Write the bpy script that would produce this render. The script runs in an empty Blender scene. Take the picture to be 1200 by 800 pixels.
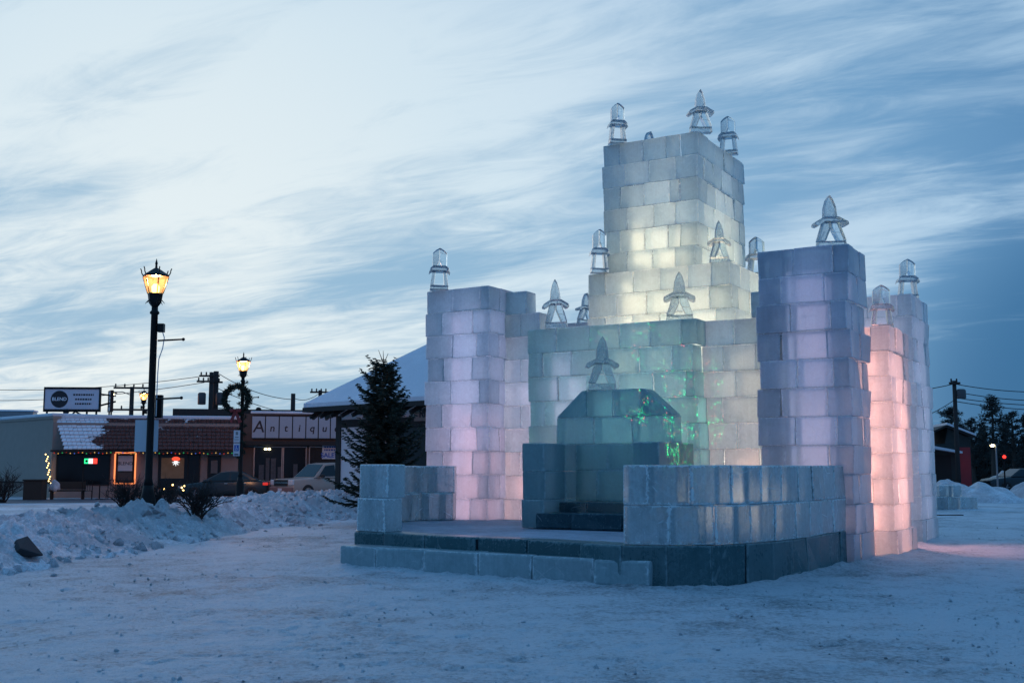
import bpy, bmesh, math, random
import numpy as np
from mathutils import Vector, Matrix, noise as mnoise

R = math.radians
sc = bpy.context.scene
COL = sc.collection
rng = random.Random(7)

# ------------------------------------------------------------------ camera
F_PX, HOR = 1300.0, 548.0            # focal length in pixels of the 1200 px wide photo, horizon row
EYE = 1.6
PITCH = math.atan((HOR - 400) / F_PX)
cam_d = bpy.data.cameras.new("camera")
cam_d.sensor_width = 36.0
cam_d.lens = 36.0 * F_PX / 1200.0
cam_d.clip_start = 0.1
cam_d.clip_end = 3000
cam = bpy.data.objects.new("camera", cam_d)
cam.location = (0, 0, EYE)
cam.rotation_euler = (math.pi / 2 + PITCH, 0, 0)
COL.objects.link(cam)
sc.camera = cam
sc.render.resolution_x, sc.render.resolution_y = 1024, 682

# ------------------------------------------------------------------ sky
SUN_AZ, SUN_EL = -22.0, 3.0          # afterglow: left of the view, at the horizon
SKY_GAIN = 1.0
world = bpy.data.worlds.new("World")
sc.world = world
world.use_nodes = True


class NT:
    """small helper that writes node trees"""
    def __init__(self, tree):
        self.t = tree
        self.n = tree.nodes
        self.l = tree.links

    def node(self, kind, **kw):
        nd = self.n.new(kind)
        for k, v in kw.items():
            setattr(nd, k, v)
        return nd

    def put(self, sock, v):
        if isinstance(v, bpy.types.NodeSocket):
            self.l.new(v, sock)
        elif v is not None:
            if sock.type == 'RGBA' and not hasattr(v, '__len__'):
                v = (v, v, v, 1)
            if sock.type == 'RGBA' and len(v) == 3:
                v = (*v, 1)
            sock.default_value = v

    def math(self, op, a, b=None, c=None, clamp=False):
        nd = self.node('ShaderNodeMath', operation=op, use_clamp=clamp)
        for i, v in enumerate((a, b, c)):
            if v is not None:
                self.put(nd.inputs[i], v)
        return nd.outputs[0]

    def vmath(self, op, a, b=None):
        nd = self.node('ShaderNodeVectorMath', operation=op)
        self.put(nd.inputs[0], a)
        if b is not None:
            self.put(nd.inputs[1], b)
        return nd.outputs['Value'] if op in ('DOT_PRODUCT', 'LENGTH') else nd.outputs[0]

    def mix(self, f, a, b, blend='MIX'):
        nd = self.node('ShaderNodeMix', data_type='RGBA', blend_type=blend)
        self.put(nd.inputs[0], f)
        self.put(nd.inputs[6], a)
        self.put(nd.inputs[7], b)
        return nd.outputs[2]

    def smooth(self, v, lo, hi, t0=0.0, t1=1.0):
        nd = self.node('ShaderNodeMapRange', interpolation_type='SMOOTHSTEP')
        for i, x in enumerate((v, lo, hi, t0, t1)):
            self.put(nd.inputs[i], x)
        return nd.outputs[0]

    def noise(self, vec, scale, detail=4.0, rough=0.55, dist=0.0):
        nd = self.node('ShaderNodeTexNoise')
        if vec is not None:
            self.put(nd.inputs['Vector'], vec)
        self.put(nd.inputs['Scale'], scale)
        self.put(nd.inputs['Detail'], detail)
        self.put(nd.inputs['Roughness'], rough)
        self.put(nd.inputs['Distortion'], dist)
        return nd.outputs[0]

    def ramp(self, v, stops):
        nd = self.node('ShaderNodeValToRGB')
        cr = nd.color_ramp
        while len(cr.elements) > 1:
            cr.elements.remove(cr.elements[-1])
        for i, (p, c) in enumerate(stops):
            e = cr.elements[0] if i == 0 else cr.elements.new(p)
            e.position = p
            e.color = (*c, 1)
        self.put(nd.inputs[0], v)
        return nd.outputs[0]

    def mapping(self, vec, scale=(1, 1, 1), rot=(0, 0, 0), loc=(0, 0, 0)):
        nd = self.node('ShaderNodeMapping')
        self.put(nd.inputs['Vector'], vec)
        nd.inputs['Scale'].default_value = scale
        nd.inputs['Rotation'].default_value = rot
        nd.inputs['Location'].default_value = loc
        return nd.outputs[0]

    def bump(self, h, strength=0.5, dist=0.05):
        nd = self.node('ShaderNodeBump')
        self.put(nd.inputs['Height'], h)
        self.put(nd.inputs['Strength'], strength)
        self.put(nd.inputs['Distance'], dist)
        return nd.outputs[0]


w = NT(world.node_tree)
w.n.clear()
tc = w.node('ShaderNodeTexCoord').outputs['Generated']
vdir = w.vmath('NORMALIZE', tc)
sep = w.node('ShaderNodeSeparateXYZ')
w.put(sep.inputs[0], vdir)
dx, dy, dz = sep.outputs
def pdir(px, py):
    """unit direction of a part of the sky"""
    v = Vector(((px - 600) / F_PX, 1.0, 0)).normalized()
    e = math.atan((400 - py) / F_PX) + PITCH
    return (v.x * math.cos(e), v.y * math.cos(e), math.sin(e))


glow_dir = pdir(200, 430)
gd = w.vmath('DOT_PRODUCT', vdir, glow_dir)
glow01 = w.math('MULTIPLY_ADD', gd, 0.5, 0.5)
# thin high cloud lit by the afterglow, falling off to the dark side of the sky
cloud = w.ramp(glow01, [(0.0, (.105, .25, .50)), (0.45, (.13, .31, .60)), (0.70, (.17, .35, .56)),
                        (0.82, (.27, .46, .67)), (0.88, (.44, .62, .79)), (0.94, (.55, .70, .83)),
                        (0.975, (.65, .78, .86)), (1.0, (.78, .86, .88))])
gap = w.ramp(glow01, [(0.0, (.07, .17, .38)), (0.5, (.085, .21, .46)), (0.76, (.065, .18, .38)),
                      (0.84, (.085, .23, .44)), (0.90, (.16, .34, .56)), (0.95, (.24, .43, .63)), (1.0, (.30, .49, .66))])
zc = w.math('ADD', w.math('MAXIMUM', dz, 0.0), 0.085)
px_ = w.math('DIVIDE', dx, zc)
py_ = w.math('DIVIDE', dy, zc)
cmb = w.node('ShaderNodeCombineXYZ')
w.put(cmb.inputs[0], px_)
w.put(cmb.inputs[1], py_)
plane = cmb.outputs[0]
STREAK = R(-47)                       # the cloud streaks run towards this azimuth
pl = w.mapping(plane, rot=(0, 0, -(math.pi / 2 - STREAK)))
n_big = w.noise(w.mapping(pl, scale=(0.17, 1.0, 1), loc=(3.1, 1.35, 0)), 1.0, 4.0, 0.5, 0.25)
n_mid = w.noise(w.mapping(pl, scale=(0.62, 2.2, 1), loc=(1.3, 4.2, 0)), 1.0, 7.0, 0.62, 0.7)
pf = w.mapping(plane, rot=(0, 0, -(math.pi / 2 + R(62))))
n_fin = w.noise(w.mapping(pf, scale=(2.1, 5.4, 1), loc=(0, 0, 2)), 1.0, 8.0, 0.64, 0.9)
dens = w.math('ADD', w.math('MULTIPLY', n_big, 1.30), w.math('ADD', w.math('MULTIPLY', n_mid, 1.0), w.math('MULTIPLY', n_fin, 1.05)))


def bias(d, px, py, ang0, amount):
    """a broad patch of thicker or thinner cloud"""
    dt = w.vmath('DOT_PRODUCT', vdir, pdir(px, py))
    return w.math('ADD', d, w.math('MULTIPLY', w.smooth(dt, math.cos(R(ang0)), 1.0), amount))


for b_ in ((1010, 130, 12, -.26), (780, 190, 7, -.12), (1180, 450, 9, -.62), (1040, 280, 6, .26), (60, 330, 6, -.26), (440, 270, 7, -.18),
           (160, 120, 17, .20), (480, 40, 12, .16), (300, 400, 5, .08), (300, 480, 6, -.22)):
    dens = bias(dens, *b_)
cover = w.smooth(dens, 1.25, 2.02)
skyc = w.mix(cover, gap, cloud)
dusk = w.math('MULTIPLY', w.smooth(w.vmath('DOT_PRODUCT', vdir, pdir(1330, 500)), math.cos(R(12.5)), math.cos(R(4))), w.math('MULTIPLY_ADD', cover, -0.7, 0.95))
skyc = w.mix(dusk, skyc, (.040, .150, .32))
high = w.smooth(dz, 0.36, 0.66)
skyc = w.mix(high, skyc, w.mix(cover, (.090, .285, .60), (.130, .36, .70)))
nish = w.node('ShaderNodeTexSky', sky_type='NISHITA', sun_disc=False, sun_elevation=R(SUN_EL), sun_rotation=R(SUN_AZ),
              air_density=1.0, dust_density=0.6, ozone_density=4.0)
add = w.mix(1.0, skyc, w.mix(1.0, nish.outputs[0], (0.008, 0.008, 0.008), 'MULTIPLY'), 'ADD')
bg = w.node('ShaderNodeBackground')
w.put(bg.inputs[0], add)
bg.inputs[1].default_value = SKY_GAIN
out = w.node('ShaderNodeOutputWorld')
w.l.new(bg.outputs[0], out.inputs[0])

sun_d = bpy.data.lights.new("sun", 'SUN')
sun_d.energy = 0.12
sun_d.angle = R(25)
sun_d.color = (1.0, 0.9, 0.82)
sun = bpy.data.objects.new("sun", sun_d)
sv = Vector((math.sin(R(SUN_AZ)) * math.cos(R(9)), math.cos(R(SUN_AZ)) * math.cos(R(9)), math.sin(R(9))))
sun.rotation_euler = sv.to_track_quat('Z', 'Y').to_euler()
COL.objects.link(sun)

vs = sc.view_settings
vs.view_transform = 'Standard'
vs.look = 'None'
vs.exposure = 0.0
vs.gamma = 1.0
vs.use_curve_mapping = False
cy = sc.cycles
cy.use_denoising = True
cy.max_bounces = 12
cy.diffuse_bounces = 7
cy.glossy_bounces = 4
cy.transmission_bounces = 10
cy.transparent_max_bounces = 24
cy.sample_clamp_indirect = 4.0
cy.caustics_reflective = False
cy.caustics_refractive = False
cy.use_adaptive_sampling = True
cy.adaptive_threshold = 0.015


# ------------------------------------------------------------------ helpers
def at(px, depth):
    """ground position of a photo column at a given distance ahead"""
    return ((px - 600.0) / F_PX * depth / math.cos(PITCH) * 1.0, depth)


def zat(py, depth):
    a = math.atan((400 - py) / F_PX) + PITCH
    return EYE + math.tan(a) * depth


def link(o, parent=None):
    COL.objects.link(o)
    if parent is not None:
        o.parent = parent
    return o


def tag(o, label=None, cat=None, group=None, kind=None):
    if label:
        o['label'] = label
    if cat:
        o['category'] = cat
    if group:
        o['group'] = group
    if kind:
        o['kind'] = kind
    return o


def thing(name, label, cat, loc=(0, 0, 0), rz=0.0, group=None):
    o = bpy.data.objects.new(name, None)
    o.empty_display_size = 0.2
    o.location = loc
    o.rotation_euler = (0, 0, rz)
    link(o)
    return tag(o, label, cat, group)


def root_of(o):
    while o.parent:
        o = o.parent
    return o


def copy_tree(o, parent=None):
    c = o.copy()
    link(c, parent)
    for ch in list(o.children):
        copy_tree(ch, c)
    return c


class MB:
    def __init__(self):
        self.v, self.f, self.uv, self.mi = [], [], [], []

    def add(self, vs_, fs_, uvs=None):
        b = len(self.v)
        self.v.extend(vs_)
        self.f.extend([tuple(i + b for i in f) for f in fs_])
        if uvs is not None:
            self.uv.extend(uvs)

    def box(self, c, s, rz=0.0, rx=0.0, ry=0.0):
        m = Matrix.Translation(c) @ Matrix.Rotation(rz, 4, 'Z') @ Matrix.Rotation(ry, 4, 'Y') @ Matrix.Rotation(rx, 4, 'X')
        vs_ = [m @ Vector((sx * s[0] / 2, sy * s[1] / 2, sz * s[2] / 2)) for sz in (-1, 1) for sy in (-1, 1) for sx in (-1, 1)]
        self.add([tuple(v) for v in vs_], [(0, 2, 3, 1), (4, 5, 7, 6), (0, 1, 5, 4), (1, 3, 7, 5), (3, 2, 6, 7), (2, 0, 4, 6)])
        return self

    def bx(self, x0, x1, y0, y1, z0, z1):
        return self.box(((x0 + x1) / 2, (y0 + y1) / 2, (z0 + z1) / 2), (x1 - x0, y1 - y0, z1 - z0))

    def tube(self, p0, p1, r0, r1=None, n=8, cap=True):
        r1 = r0 if r1 is None else r1
        p0, p1 = Vector(p0), Vector(p1)
        d = (p1 - p0)
        if d.length < 1e-6:
            return self
        q = d.to_track_quat('Z', 'Y')
        vs_ = []
        for p, r in ((p0, r0), (p1, r1)):
            for i in range(n):
                a = 2 * math.pi * i / n
                vs_.append(tuple(p + q @ Vector((r * math.cos(a), r * math.sin(a), 0))))
        fs_ = [(i, (i + 1) % n, n + (i + 1) % n, n + i) for i in range(n)]
        if cap:
            fs_ += [tuple(reversed(range(n))), tuple(range(n, 2 * n))]
        self.add(vs_, fs_)
        return self

    def path(self, pts, r, n=6):
        for a, b in zip(pts[:-1], pts[1:]):
            self.tube(a, b, r, r, n)
        return self

    def lathe(self, prof, c=(0, 0, 0), n=16, a0=0.0, cap=True):
        vs_, fs_ = [], []
        for r, z in prof:
            for i in range(n):
                a = a0 + 2 * math.pi * i / n
                vs_.append((c[0] + r * math.cos(a), c[1] + r * math.sin(a), c[2] + z))
        for k in range(len(prof) - 1):
            for i in range(n):
                fs_.append((k * n + i, k * n + (i + 1) % n, (k + 1) * n + (i + 1) % n, (k + 1) * n + i))
        if cap:
            fs_.append(tuple(reversed(range(n))))
            fs_.append(tuple(range((len(prof) - 1) * n, len(prof) * n)))
        self.add(vs_, fs_)
        return self

    def prism(self, poly, y0, y1, m=None):
        """poly in (x,z), extruded along y"""
        n = len(poly)
        vs_ = [Vector((x, y0, z)) for x, z in poly] + [Vector((x, y1, z)) for x, z in poly]
        if m is not None:
            vs_ = [m @ v for v in vs_]
        fs_ = [tuple(range(n)), tuple(reversed(range(n, 2 * n)))]
        fs_ += [(i, n + i, n + (i + 1) % n, (i + 1) % n) for i in range(n)]
        self.add([tuple(v) for v in vs_], fs_)
        return self

    def hprism(self, poly, z0, z1):
        n = len(poly)
        vs_ = [(x, y, z0) for x, y in poly] + [(x, y, z1) for x, y in poly]
        fs_ = [tuple(reversed(range(n))), tuple(range(n, 2 * n))]
        fs_ += [(i, (i + 1) % n, n + (i + 1) % n, n + i) for i in range(n)]
        self.add(vs_, fs_)
        return self

    def ball(self, c, r, n=8, m=6, sz=1.0):
        prof = [(max(1e-4, r * math.sin(math.pi * k / m)), -r * sz * math.cos(math.pi * k / m)) for k in range(m + 1)]
        return self.lathe(prof, c, n)

    def build(self, name, mat, parent=None, smooth=False, world=False, fix=True, bevel=0.0):
        me = bpy.data.meshes.new(name)
        vs_ = self.v
        if world and parent is not None:
            r = root_of(parent)
            mi = (Matrix.Translation(r.location) @ Matrix.Rotation(r.rotation_euler[2], 4, 'Z')).inverted()
            arr = np.array(vs_, dtype=float)
            m3 = np.array(mi)
            vs_ = (arr @ m3[:3, :3].T + m3[:3, 3]).tolist()
        me.from_pydata(vs_, [], self.f)
        if self.uv:
            lay = me.uv_layers.new(name="blockuv")
            lay.data.foreach_set("uv", np.array(self.uv, dtype=np.float32).ravel())
        if fix:
            bm = bmesh.new()
            bm.from_mesh(me)
            bmesh.ops.recalc_face_normals(bm, faces=bm.faces)
            bm.to_mesh(me)
            bm.free()
        if smooth:
            me.polygons.foreach_set("use_smooth", [True] * len(me.polygons))
        me.materials.append(mat)
        if self.mi:
            me.materials.append(M['joint'])
            me.polygons.foreach_set('material_index', self.mi)
        o = bpy.data.objects.new(name, me)
        link(o, parent)
        if bevel:
            b = o.modifiers.new("bevel", 'BEVEL')
            b.width = bevel
            b.segments = 2
            b.limit_method = 'ANGLE'
        return o


def text(name, body, size, loc, rot, mat, parent, extrude=0.004, align='CENTER', offset=0.0, shear=0.0):
    cu = bpy.data.curves.new(name, 'FONT')
    cu.body = body
    cu.size = size
    cu.extrude = extrude
    cu.align_x = align
    cu.align_y = 'CENTER'
    cu.offset = offset
    cu.shear = shear
    tmp = bpy.data.objects.new(name, cu)
    me = bpy.data.meshes.new_from_object(tmp)
    bpy.data.objects.remove(tmp)
    me.name = name
    me.materials.clear()
    me.materials.append(mat)
    o = bpy.data.objects.new(name, me)
    o.location = loc
    o.rotation_euler = rot
    return link(o, parent)


# ------------------------------------------------------------------ materials
def mat(name, col, rough=0.7, metal=0.0, var=0.18, scale=6.0, bump=0.15, emit=None, estr=0.0, spec=0.4, bdist=0.01):
    m = bpy.data.materials.new(name)
    m.use_nodes = True
    t = NT(m.node_tree)
    b = t.n['Principled BSDF']
    co = t.node('ShaderNodeTexCoord').outputs['Object']
    n1 = t.noise(co, scale, 5.0)
    f = t.math('MULTIPLY_ADD', n1, 2 * var, 1 - var)
    c = t.mix(1.0, (*col, 1), f, 'MULTIPLY')
    t.put(b.inputs['Base Color'], c)
    b.inputs['Roughness'].default_value = rough
    b.inputs['Metallic'].default_value = metal
    b.inputs['Specular IOR Level'].default_value = spec
    if bump:
        t.put(b.inputs['Normal'], t.bump(t.noise(co, scale * 5, 4.0), bump, bdist))
    if emit:
        b.inputs['Emission Color'].default_value = (*emit, 1)
        b.inputs['Emission Strength'].default_value = estr
    return m


def glow(name, col, s):
    m = bpy.data.materials.new(name)
    m.use_nodes = True
    t = NT(m.node_tree)
    t.n.clear()
    e = t.node('ShaderNodeEmission')
    e.inputs[0].default_value = (*col, 1)
    e.inputs[1].default_value = s
    o = t.node('ShaderNodeOutputMaterial')
    t.l.new(e.outputs[0], o.inputs[0])
    return m


def glass(name, col=(.012, .013, .015), rough=0.12):
    m = bpy.data.materials.new(name)
    m.use_nodes = True
    t = NT(m.node_tree)
    b = t.n['Principled BSDF']
    b.inputs['Base Color'].default_value = (*col, 1)
    b.inputs['Roughness'].default_value = rough
    b.inputs['Specular IOR Level'].default_value = 0.25
    co = t.node('ShaderNodeTexCoord').outputs['Object']
    t.put(b.inputs['Normal'], t.bump(t.noise(co, 1.2, 2.0), 0.05, 0.05))
    return m


def snow_mat(name, clean=(.72, .76, .82), dirty=(.34, .35, .38), amount=0.5, scale=1.0, streak=None, bstr=0.6, bdist=0.03):
    m = bpy.data.materials.new(name)
    m.use_nodes = True
    t = NT(m.node_tree)
    b = t.n['Principled BSDF']
    co = t.node('ShaderNodeTexCoord').outputs['Object']
    big = t.noise(co, 0.28 * scale, 5.0, 0.6, 0.3)
    mid = t.noise(co, 1.7 * scale, 6.0, 0.65, 0.2)
    fine = t.noise(co, 16.0 * scale, 6.0, 0.7)
    grit = t.noise(co, 60.0 * scale, 3.0, 0.7)
    s = t.math('ADD', t.math('MULTIPLY', big, 0.9), t.math('ADD', t.math('MULTIPLY', mid, 0.7), t.math('MULTIPLY', fine, 0.95)))
    hi = 1.50 - 0.5 * (amount - 0.5)
    f = t.smooth(s, hi - 0.48, hi)
    c = t.mix(f, (*dirty, 1), (*clean, 1))
    fleck = t.smooth(t.noise(t.mapping(co, scale=(.7, 1, 1)), 9.0 * scale, 5.0, 0.75), 0.60, 0.70)
    c = t.mix(t.math('MULTIPLY', fleck, 0.6 * amount), c, (.10, .11, .13, 1))
    g = t.smooth(grit, 0.56, 0.70)
    c = t.mix(t.math('MULTIPLY', g, 0.45 * amount), c, (.16, .15, .15, 1))
    t.put(b.inputs['Base Color'], c)
    b.inputs['Roughness'].default_value = 0.62
    b.inputs['Specular IOR Level'].default_value = 0.35
    hgt = t.math('ADD', t.math('MULTIPLY', mid, 1.0), t.math('ADD', t.math('MULTIPLY', fine, 0.8), t.math('MULTIPLY', grit, 0.4)))
    t.put(b.inputs['Normal'], t.bump(hgt, bstr, bdist))
    return m


def ice_mat(name, tint=(.80, .90, .95), frost=0.35, clear=0.35, trans=0.6, rough=0.22, soil=0.0, streak=0.28, edge=0.7, deep=None):
    """natural lake ice: cloudy body that passes light, clearer patches, frost along the block edges"""
    m = bpy.data.materials.new(name)
    m.use_nodes = True
    t = NT(m.node_tree)
    t.n.clear()
    co = t.node('ShaderNodeTexCoord').outputs['Object']
    uv = t.node('ShaderNodeUVMap', uv_map="blockuv").outputs[0]
    rnd = t.node('ShaderNodeNewGeometry').outputs['Random Per Island']
    s = t.node('ShaderNodeSeparateXYZ')
    t.put(s.inputs[0], uv)
    e = t.math('MAXIMUM', t.math('ABSOLUTE', s.outputs[0]), t.math('ABSOLUTE', s.outputs[1]))
    off = t.node('ShaderNodeCombineXYZ')
    for i, k in enumerate((31.0, 57.0, 83.0)):
        t.put(off.inputs[i], t.math('MULTIPLY', rnd, k))
    cob = t.vmath('ADD', co, off.outputs[0])                 # every block is cut from another place in the ice
    cloudy = t.noise(cob, 1.5, 3.0, 0.5)
    vein = t.noise(t.mapping(cob, scale=(26, 26, 1.2)), 1.0, 5.0, 0.65)
    grain = t.noise(cob, 34.0, 5.0, 0.7)
    crystal = t.noise(cob, 11.0, 6.0, 0.7, 0.8)
    bub = t.smooth(t.noise(t.mapping(cob, scale=(1, 1, .55)), 46.0, 2.0, 0.5), 0.66, 0.74)      # trapped bubbles
    cr = t.node('ShaderNodeTexVoronoi', feature='DISTANCE_TO_EDGE')
    t.put(cr.inputs['Vector'], cob)
    cr.inputs['Scale'].default_value = 1.7
    crack = t.math('MULTIPLY', t.smooth(cr.outputs[0], 0.0, 0.022, 1.0, 0.0), t.smooth(t.noise(cob, 2.3, 2.0), 0.52, 0.62))
    ed = t.smooth(t.math('ADD', e, t.math('MULTIPLY', t.math('SUBTRACT', crystal, 0.5), 0.42)), 0.88, 1.02)
    fr = t.math('ADD', t.math('MULTIPLY_ADD', rnd, 0.30, frost - 0.15), t.math('MULTIPLY', t.math('SUBTRACT', cloudy, 0.5), 0.5))
    fr = t.math('ADD', fr, t.math('MULTIPLY', t.math('SUBTRACT', vein, 0.5), streak))
    fr = t.math('ADD', fr, t.math('MULTIPLY', t.math('SUBTRACT', crystal, 0.5), 0.5))
    fr = t.math('ADD', fr, t.math('MULTIPLY', bub, 0.35))
    fr = t.math('ADD', fr, t.math('MULTIPLY', crack, 0.5))
    fr = t.math('ADD', fr, t.math('MULTIPLY', ed, edge), clamp=True)
    deep = deep or tuple(c * 0.86 for c in tint)
    body = t.mix(t.math('MULTIPLY_ADD', cloudy, 0.7, 0.15, clamp=True), (*deep, 1), (*tint, 1))
    white = tuple(min(0.96, 0.50 + 0.48 * c) for c in tint)
    colr = t.mix(t.math('MULTIPLY', fr, 0.75), body, (*white, 1))
    val = t.math('MULTIPLY_ADD', t.math('FRACT', t.math('MULTIPLY', rnd, 7.31)), 0.24, 0.86)
    val = t.math('MULTIPLY', val, t.math('MULTIPLY_ADD', vein, 0.24, 0.90))
    val = t.math('MULTIPLY', val, t.math('MULTIPLY_ADD', crystal, 0.50, 0.76))
    val = t.math('MULTIPLY', val, t.math('MULTIPLY_ADD', ed, 0.22, 0.96))
    colr = t.mix(1.0, colr, val, 'MULTIPLY')
    if soil:
        sp = t.smooth(t.noise(co, 4.0, 7.0, 0.78, 1.0), 0.735, 0.77)
        colr = t.mix(t.math('MULTIPLY', sp, soil), colr, (.03, .035, .04, 1))
    hgt = t.math('ADD', t.math('MULTIPLY', vein, 0.28), t.math('ADD', t.math('MULTIPLY', crystal, 0.16), t.math('MULTIPLY', grain, 0.25)))
    nrm = t.bump(hgt, 0.6, 0.02)
    dif = t.node('ShaderNodeBsdfDiffuse')
    t.put(dif.inputs['Color'], colr)
    t.put(dif.inputs['Normal'], nrm)
    trn = t.node('ShaderNodeBsdfTranslucent')
    t.put(trn.inputs['Color'], colr)
    t.put(trn.inputs['Normal'], nrm)
    mx = t.node('ShaderNodeMixShader')
    mx.inputs[0].default_value = trans
    t.l.new(dif.outputs[0], mx.inputs[1])
    t.l.new(trn.outputs[0], mx.inputs[2])
    gl = t.node('ShaderNodeBsdfGlass')
    gl.inputs['IOR'].default_value = 1.31
    t.put(gl.inputs['Color'], t.mix(0.5, (*tint, 1), (.95, .97, .98, 1)))
    t.put(gl.inputs['Roughness'], t.math('MULTIPLY_ADD', fr, 0.35, rough - 0.06, clamp=True))
    t.put(gl.inputs['Normal'], nrm)
    mx2 = t.node('ShaderNodeMixShader')
    t.put(mx2.inputs[0], t.math('MULTIPLY', t.math('SUBTRACT', 1.0, fr), clear * 1.3, clamp=True))
    t.l.new(mx.outputs[0], mx2.inputs[1])
    t.l.new(gl.outputs[0], mx2.inputs[2])
    fres = t.node('ShaderNodeFresnel')
    fres.inputs['IOR'].default_value = 1.31
    t.put(fres.inputs['Normal'], nrm)
    gs = t.node('ShaderNodeBsdfGlossy')
    gs.inputs['Roughness'].default_value = 0.28
    t.put(gs.inputs['Normal'], nrm)
    mx3 = t.node('ShaderNodeMixShader')
    t.put(mx3.inputs[0], t.math('MULTIPLY', fres.outputs[0], 0.8))
    t.l.new(mx2.outputs[0], mx3.inputs[1])
    t.l.new(gs.outputs[0], mx3.inputs[2])
    o = t.node('ShaderNodeOutputMaterial')
    t.l.new(mx3.outputs[0], o.inputs[0])
    return m


M = {}
M['ice_white'] = ice_mat('cloudy_ice', (.68, .87, .94), 0.36, 0.15, 0.66, rough=.55, edge=.9)
M['ice_blue'] = ice_mat('blue_ice', (.60, .78, .92), 0.28, 0.32, 0.58, rough=.40, soil=0.7, edge=.9)
M['ice_teal'] = ice_mat('green_blue_ice', (.40, .72, .78), 0.24, 0.26, 0.60, rough=.55, soil=0.6, edge=.8)
M['ice_throne'] = ice_mat('carved_green_ice', (.50, .80, .84), 0.26, 0.32, 0.62, rough=.4, soil=0.4, edge=.9)
M['ice_dark'] = ice_mat('dark_dense_ice', (.10, .26, .29), 0.12, 0.22, 0.35, rough=0.3, edge=0.30, soil=0.3)
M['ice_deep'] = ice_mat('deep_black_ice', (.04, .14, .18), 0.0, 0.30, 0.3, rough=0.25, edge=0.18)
M['ice_clear'] = ice_mat('clear_pale_ice', (.74, .93, .99), 0.34, 0.60, 0.36, rough=0.10, edge=1.0)
M['ice_step'] = ice_mat('snowy_ice', (.28, .45, .49), 0.40, 0.08, 0.2, rough=0.4, edge=0.6, streak=.3)
M['ice_glass'] = ice_mat('carved_clear_ice', (.78, .90, .97), 0.12, 0.74, 0.6, rough=0.14, edge=0.0, streak=0.3)


def joint_mat():
    """a frozen joint between two blocks: optically almost gone"""
    m = bpy.data.materials.new('frozen_joint')
    m.use_nodes = True
    t = NT(m.node_tree)
    t.n.clear()
    a = t.node('ShaderNodeBsdfTransparent')
    a.inputs[0].default_value = (.92, .96, .98, 1)
    b = t.node('ShaderNodeBsdfTranslucent')
    b.inputs[0].default_value = (.85, .92, .96, 1)
    mx = t.node('ShaderNodeMixShader')
    mx.inputs[0].default_value = 0.14
    t.l.new(a.outputs[0], mx.inputs[1])
    t.l.new(b.outputs[0], mx.inputs[2])
    o = t.node('ShaderNodeOutputMaterial')
    t.l.new(mx.outputs[0], o.inputs[0])
    return m


M['joint'] = joint_mat()
M['floor_snow'] = snow_mat('trodden_snow', (.40, .47, .56), (.20, .25, .31), 0.5, 2.0)
M['ground'] = snow_mat('packed_snow', (.62, .69, .74), (.13, .16, .18), 0.74, 1.0, bstr=1.0, bdist=0.06)
M['bank'] = snow_mat('ploughed_snow', (.80, .83, .87), (.42, .42, .44), 0.28, 1.3, bstr=0.7, bdist=0.04)
M['roof_snow'] = snow_mat('roof_snow', (.78, .80, .84), (.62, .65, .70), 0.2, 1.0, bstr=0.4, bdist=0.04)
M['black'] = mat('black_iron', (.012, .012, .013), 0.5, 0.6)
M['dkwood'] = mat('weathered_wood', (.045, .035, .028), 0.85, scale=3)
M['polewood'] = mat('pole_wood', (.03, .027, .026), 0.9, scale=3)
M['grey_wall'] = mat('grey_render', (.34, .28, .235), 0.9, scale=2.5, var=0.12)
M['tan_wall'] = mat('tan_render', (.30, .22, .19), 0.9, scale=2.5)
M['brown_wall'] = mat('brown_siding', (.10, .07, .06), 0.85, scale=3)
M['cream'] = mat('cream_plaster', (.74, .66, .66), 0.9, scale=2, var=0.08)
M['dk_trim'] = mat('dark_trim', (.018, .015, .014), 0.7)
M['win'] = glass('dark_window')
M['alu'] = mat('aluminium', (.22, .22, .23), 0.4, 0.8)
M['white_panel'] = mat('white_panel', (.52, .55, .60), 0.6, var=0.06)
M['letter_panel'] = mat('greyed_panel', (.34, .38, .43), 0.6, var=0.1)
M['sign_white'] = mat('sign_face', (.55, .54, .60), 0.5, var=0.05)
M['ink'] = mat('black_ink', (.02, .02, .025), 0.6, bump=0)
M['ink_white'] = mat('white_ink', (.75, .75, .78), 0.6, bump=0)
M['ink_blue'] = mat('blue_ink', (.03, .10, .38), 0.6, bump=0)
M['needle'] = mat('spruce_needles', (.026, .042, .030), 0.8, scale=9, var=0.5, bump=0)
M['pine'] = mat('pine_needles', (.016, .022, .020), 0.85, scale=2, var=0.4, bump=0)
M['bark'] = mat('bark', (.05, .04, .033), 0.95, scale=10, bump=0.5)
M['twig'] = mat('bare_twigs', (.035, .026, .024), 0.9, scale=10)
M['ribbon'] = mat('red_ribbon', (.20, .03, .03), 0.6)
M['stone'] = mat('dark_stone', (.035, .036, .04), 0.9, scale=8, bump=0.6)
M['rubber'] = mat('rubber', (.015, .015, .016), 0.8)
M['asphalt'] = mat('slushy_asphalt', (.10, .10, .115), 0.55, scale=1.5, var=0.5, bump=0.4)
M['paint_sedan'] = mat('dark_teal_paint', (.015, .03, .037), 0.25, 0.3, var=0.1, bump=0)
M['paint_suv'] = mat('pewter_paint', (.34, .27, .23), 0.3, 0.4, var=0.1, bump=0)
M['chrome'] = mat('chrome', (.5, .5, .5), 0.2, 1.0, bump=0)
M['plastic'] = mat('black_plastic', (.02, .02, .02), 0.6)
M['lens'] = mat('headlight_lens', (.55, .58, .6), 0.15, 0.2, bump=0)
M['tail'] = mat('tail_lens', (.5, .02, .02), 0.25, 0, bump=0, emit=(1, .05, .03), estr=0.5)
M['redwall'] = mat('red_boards', (.28, .04, .045), 0.8, scale=4)
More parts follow.
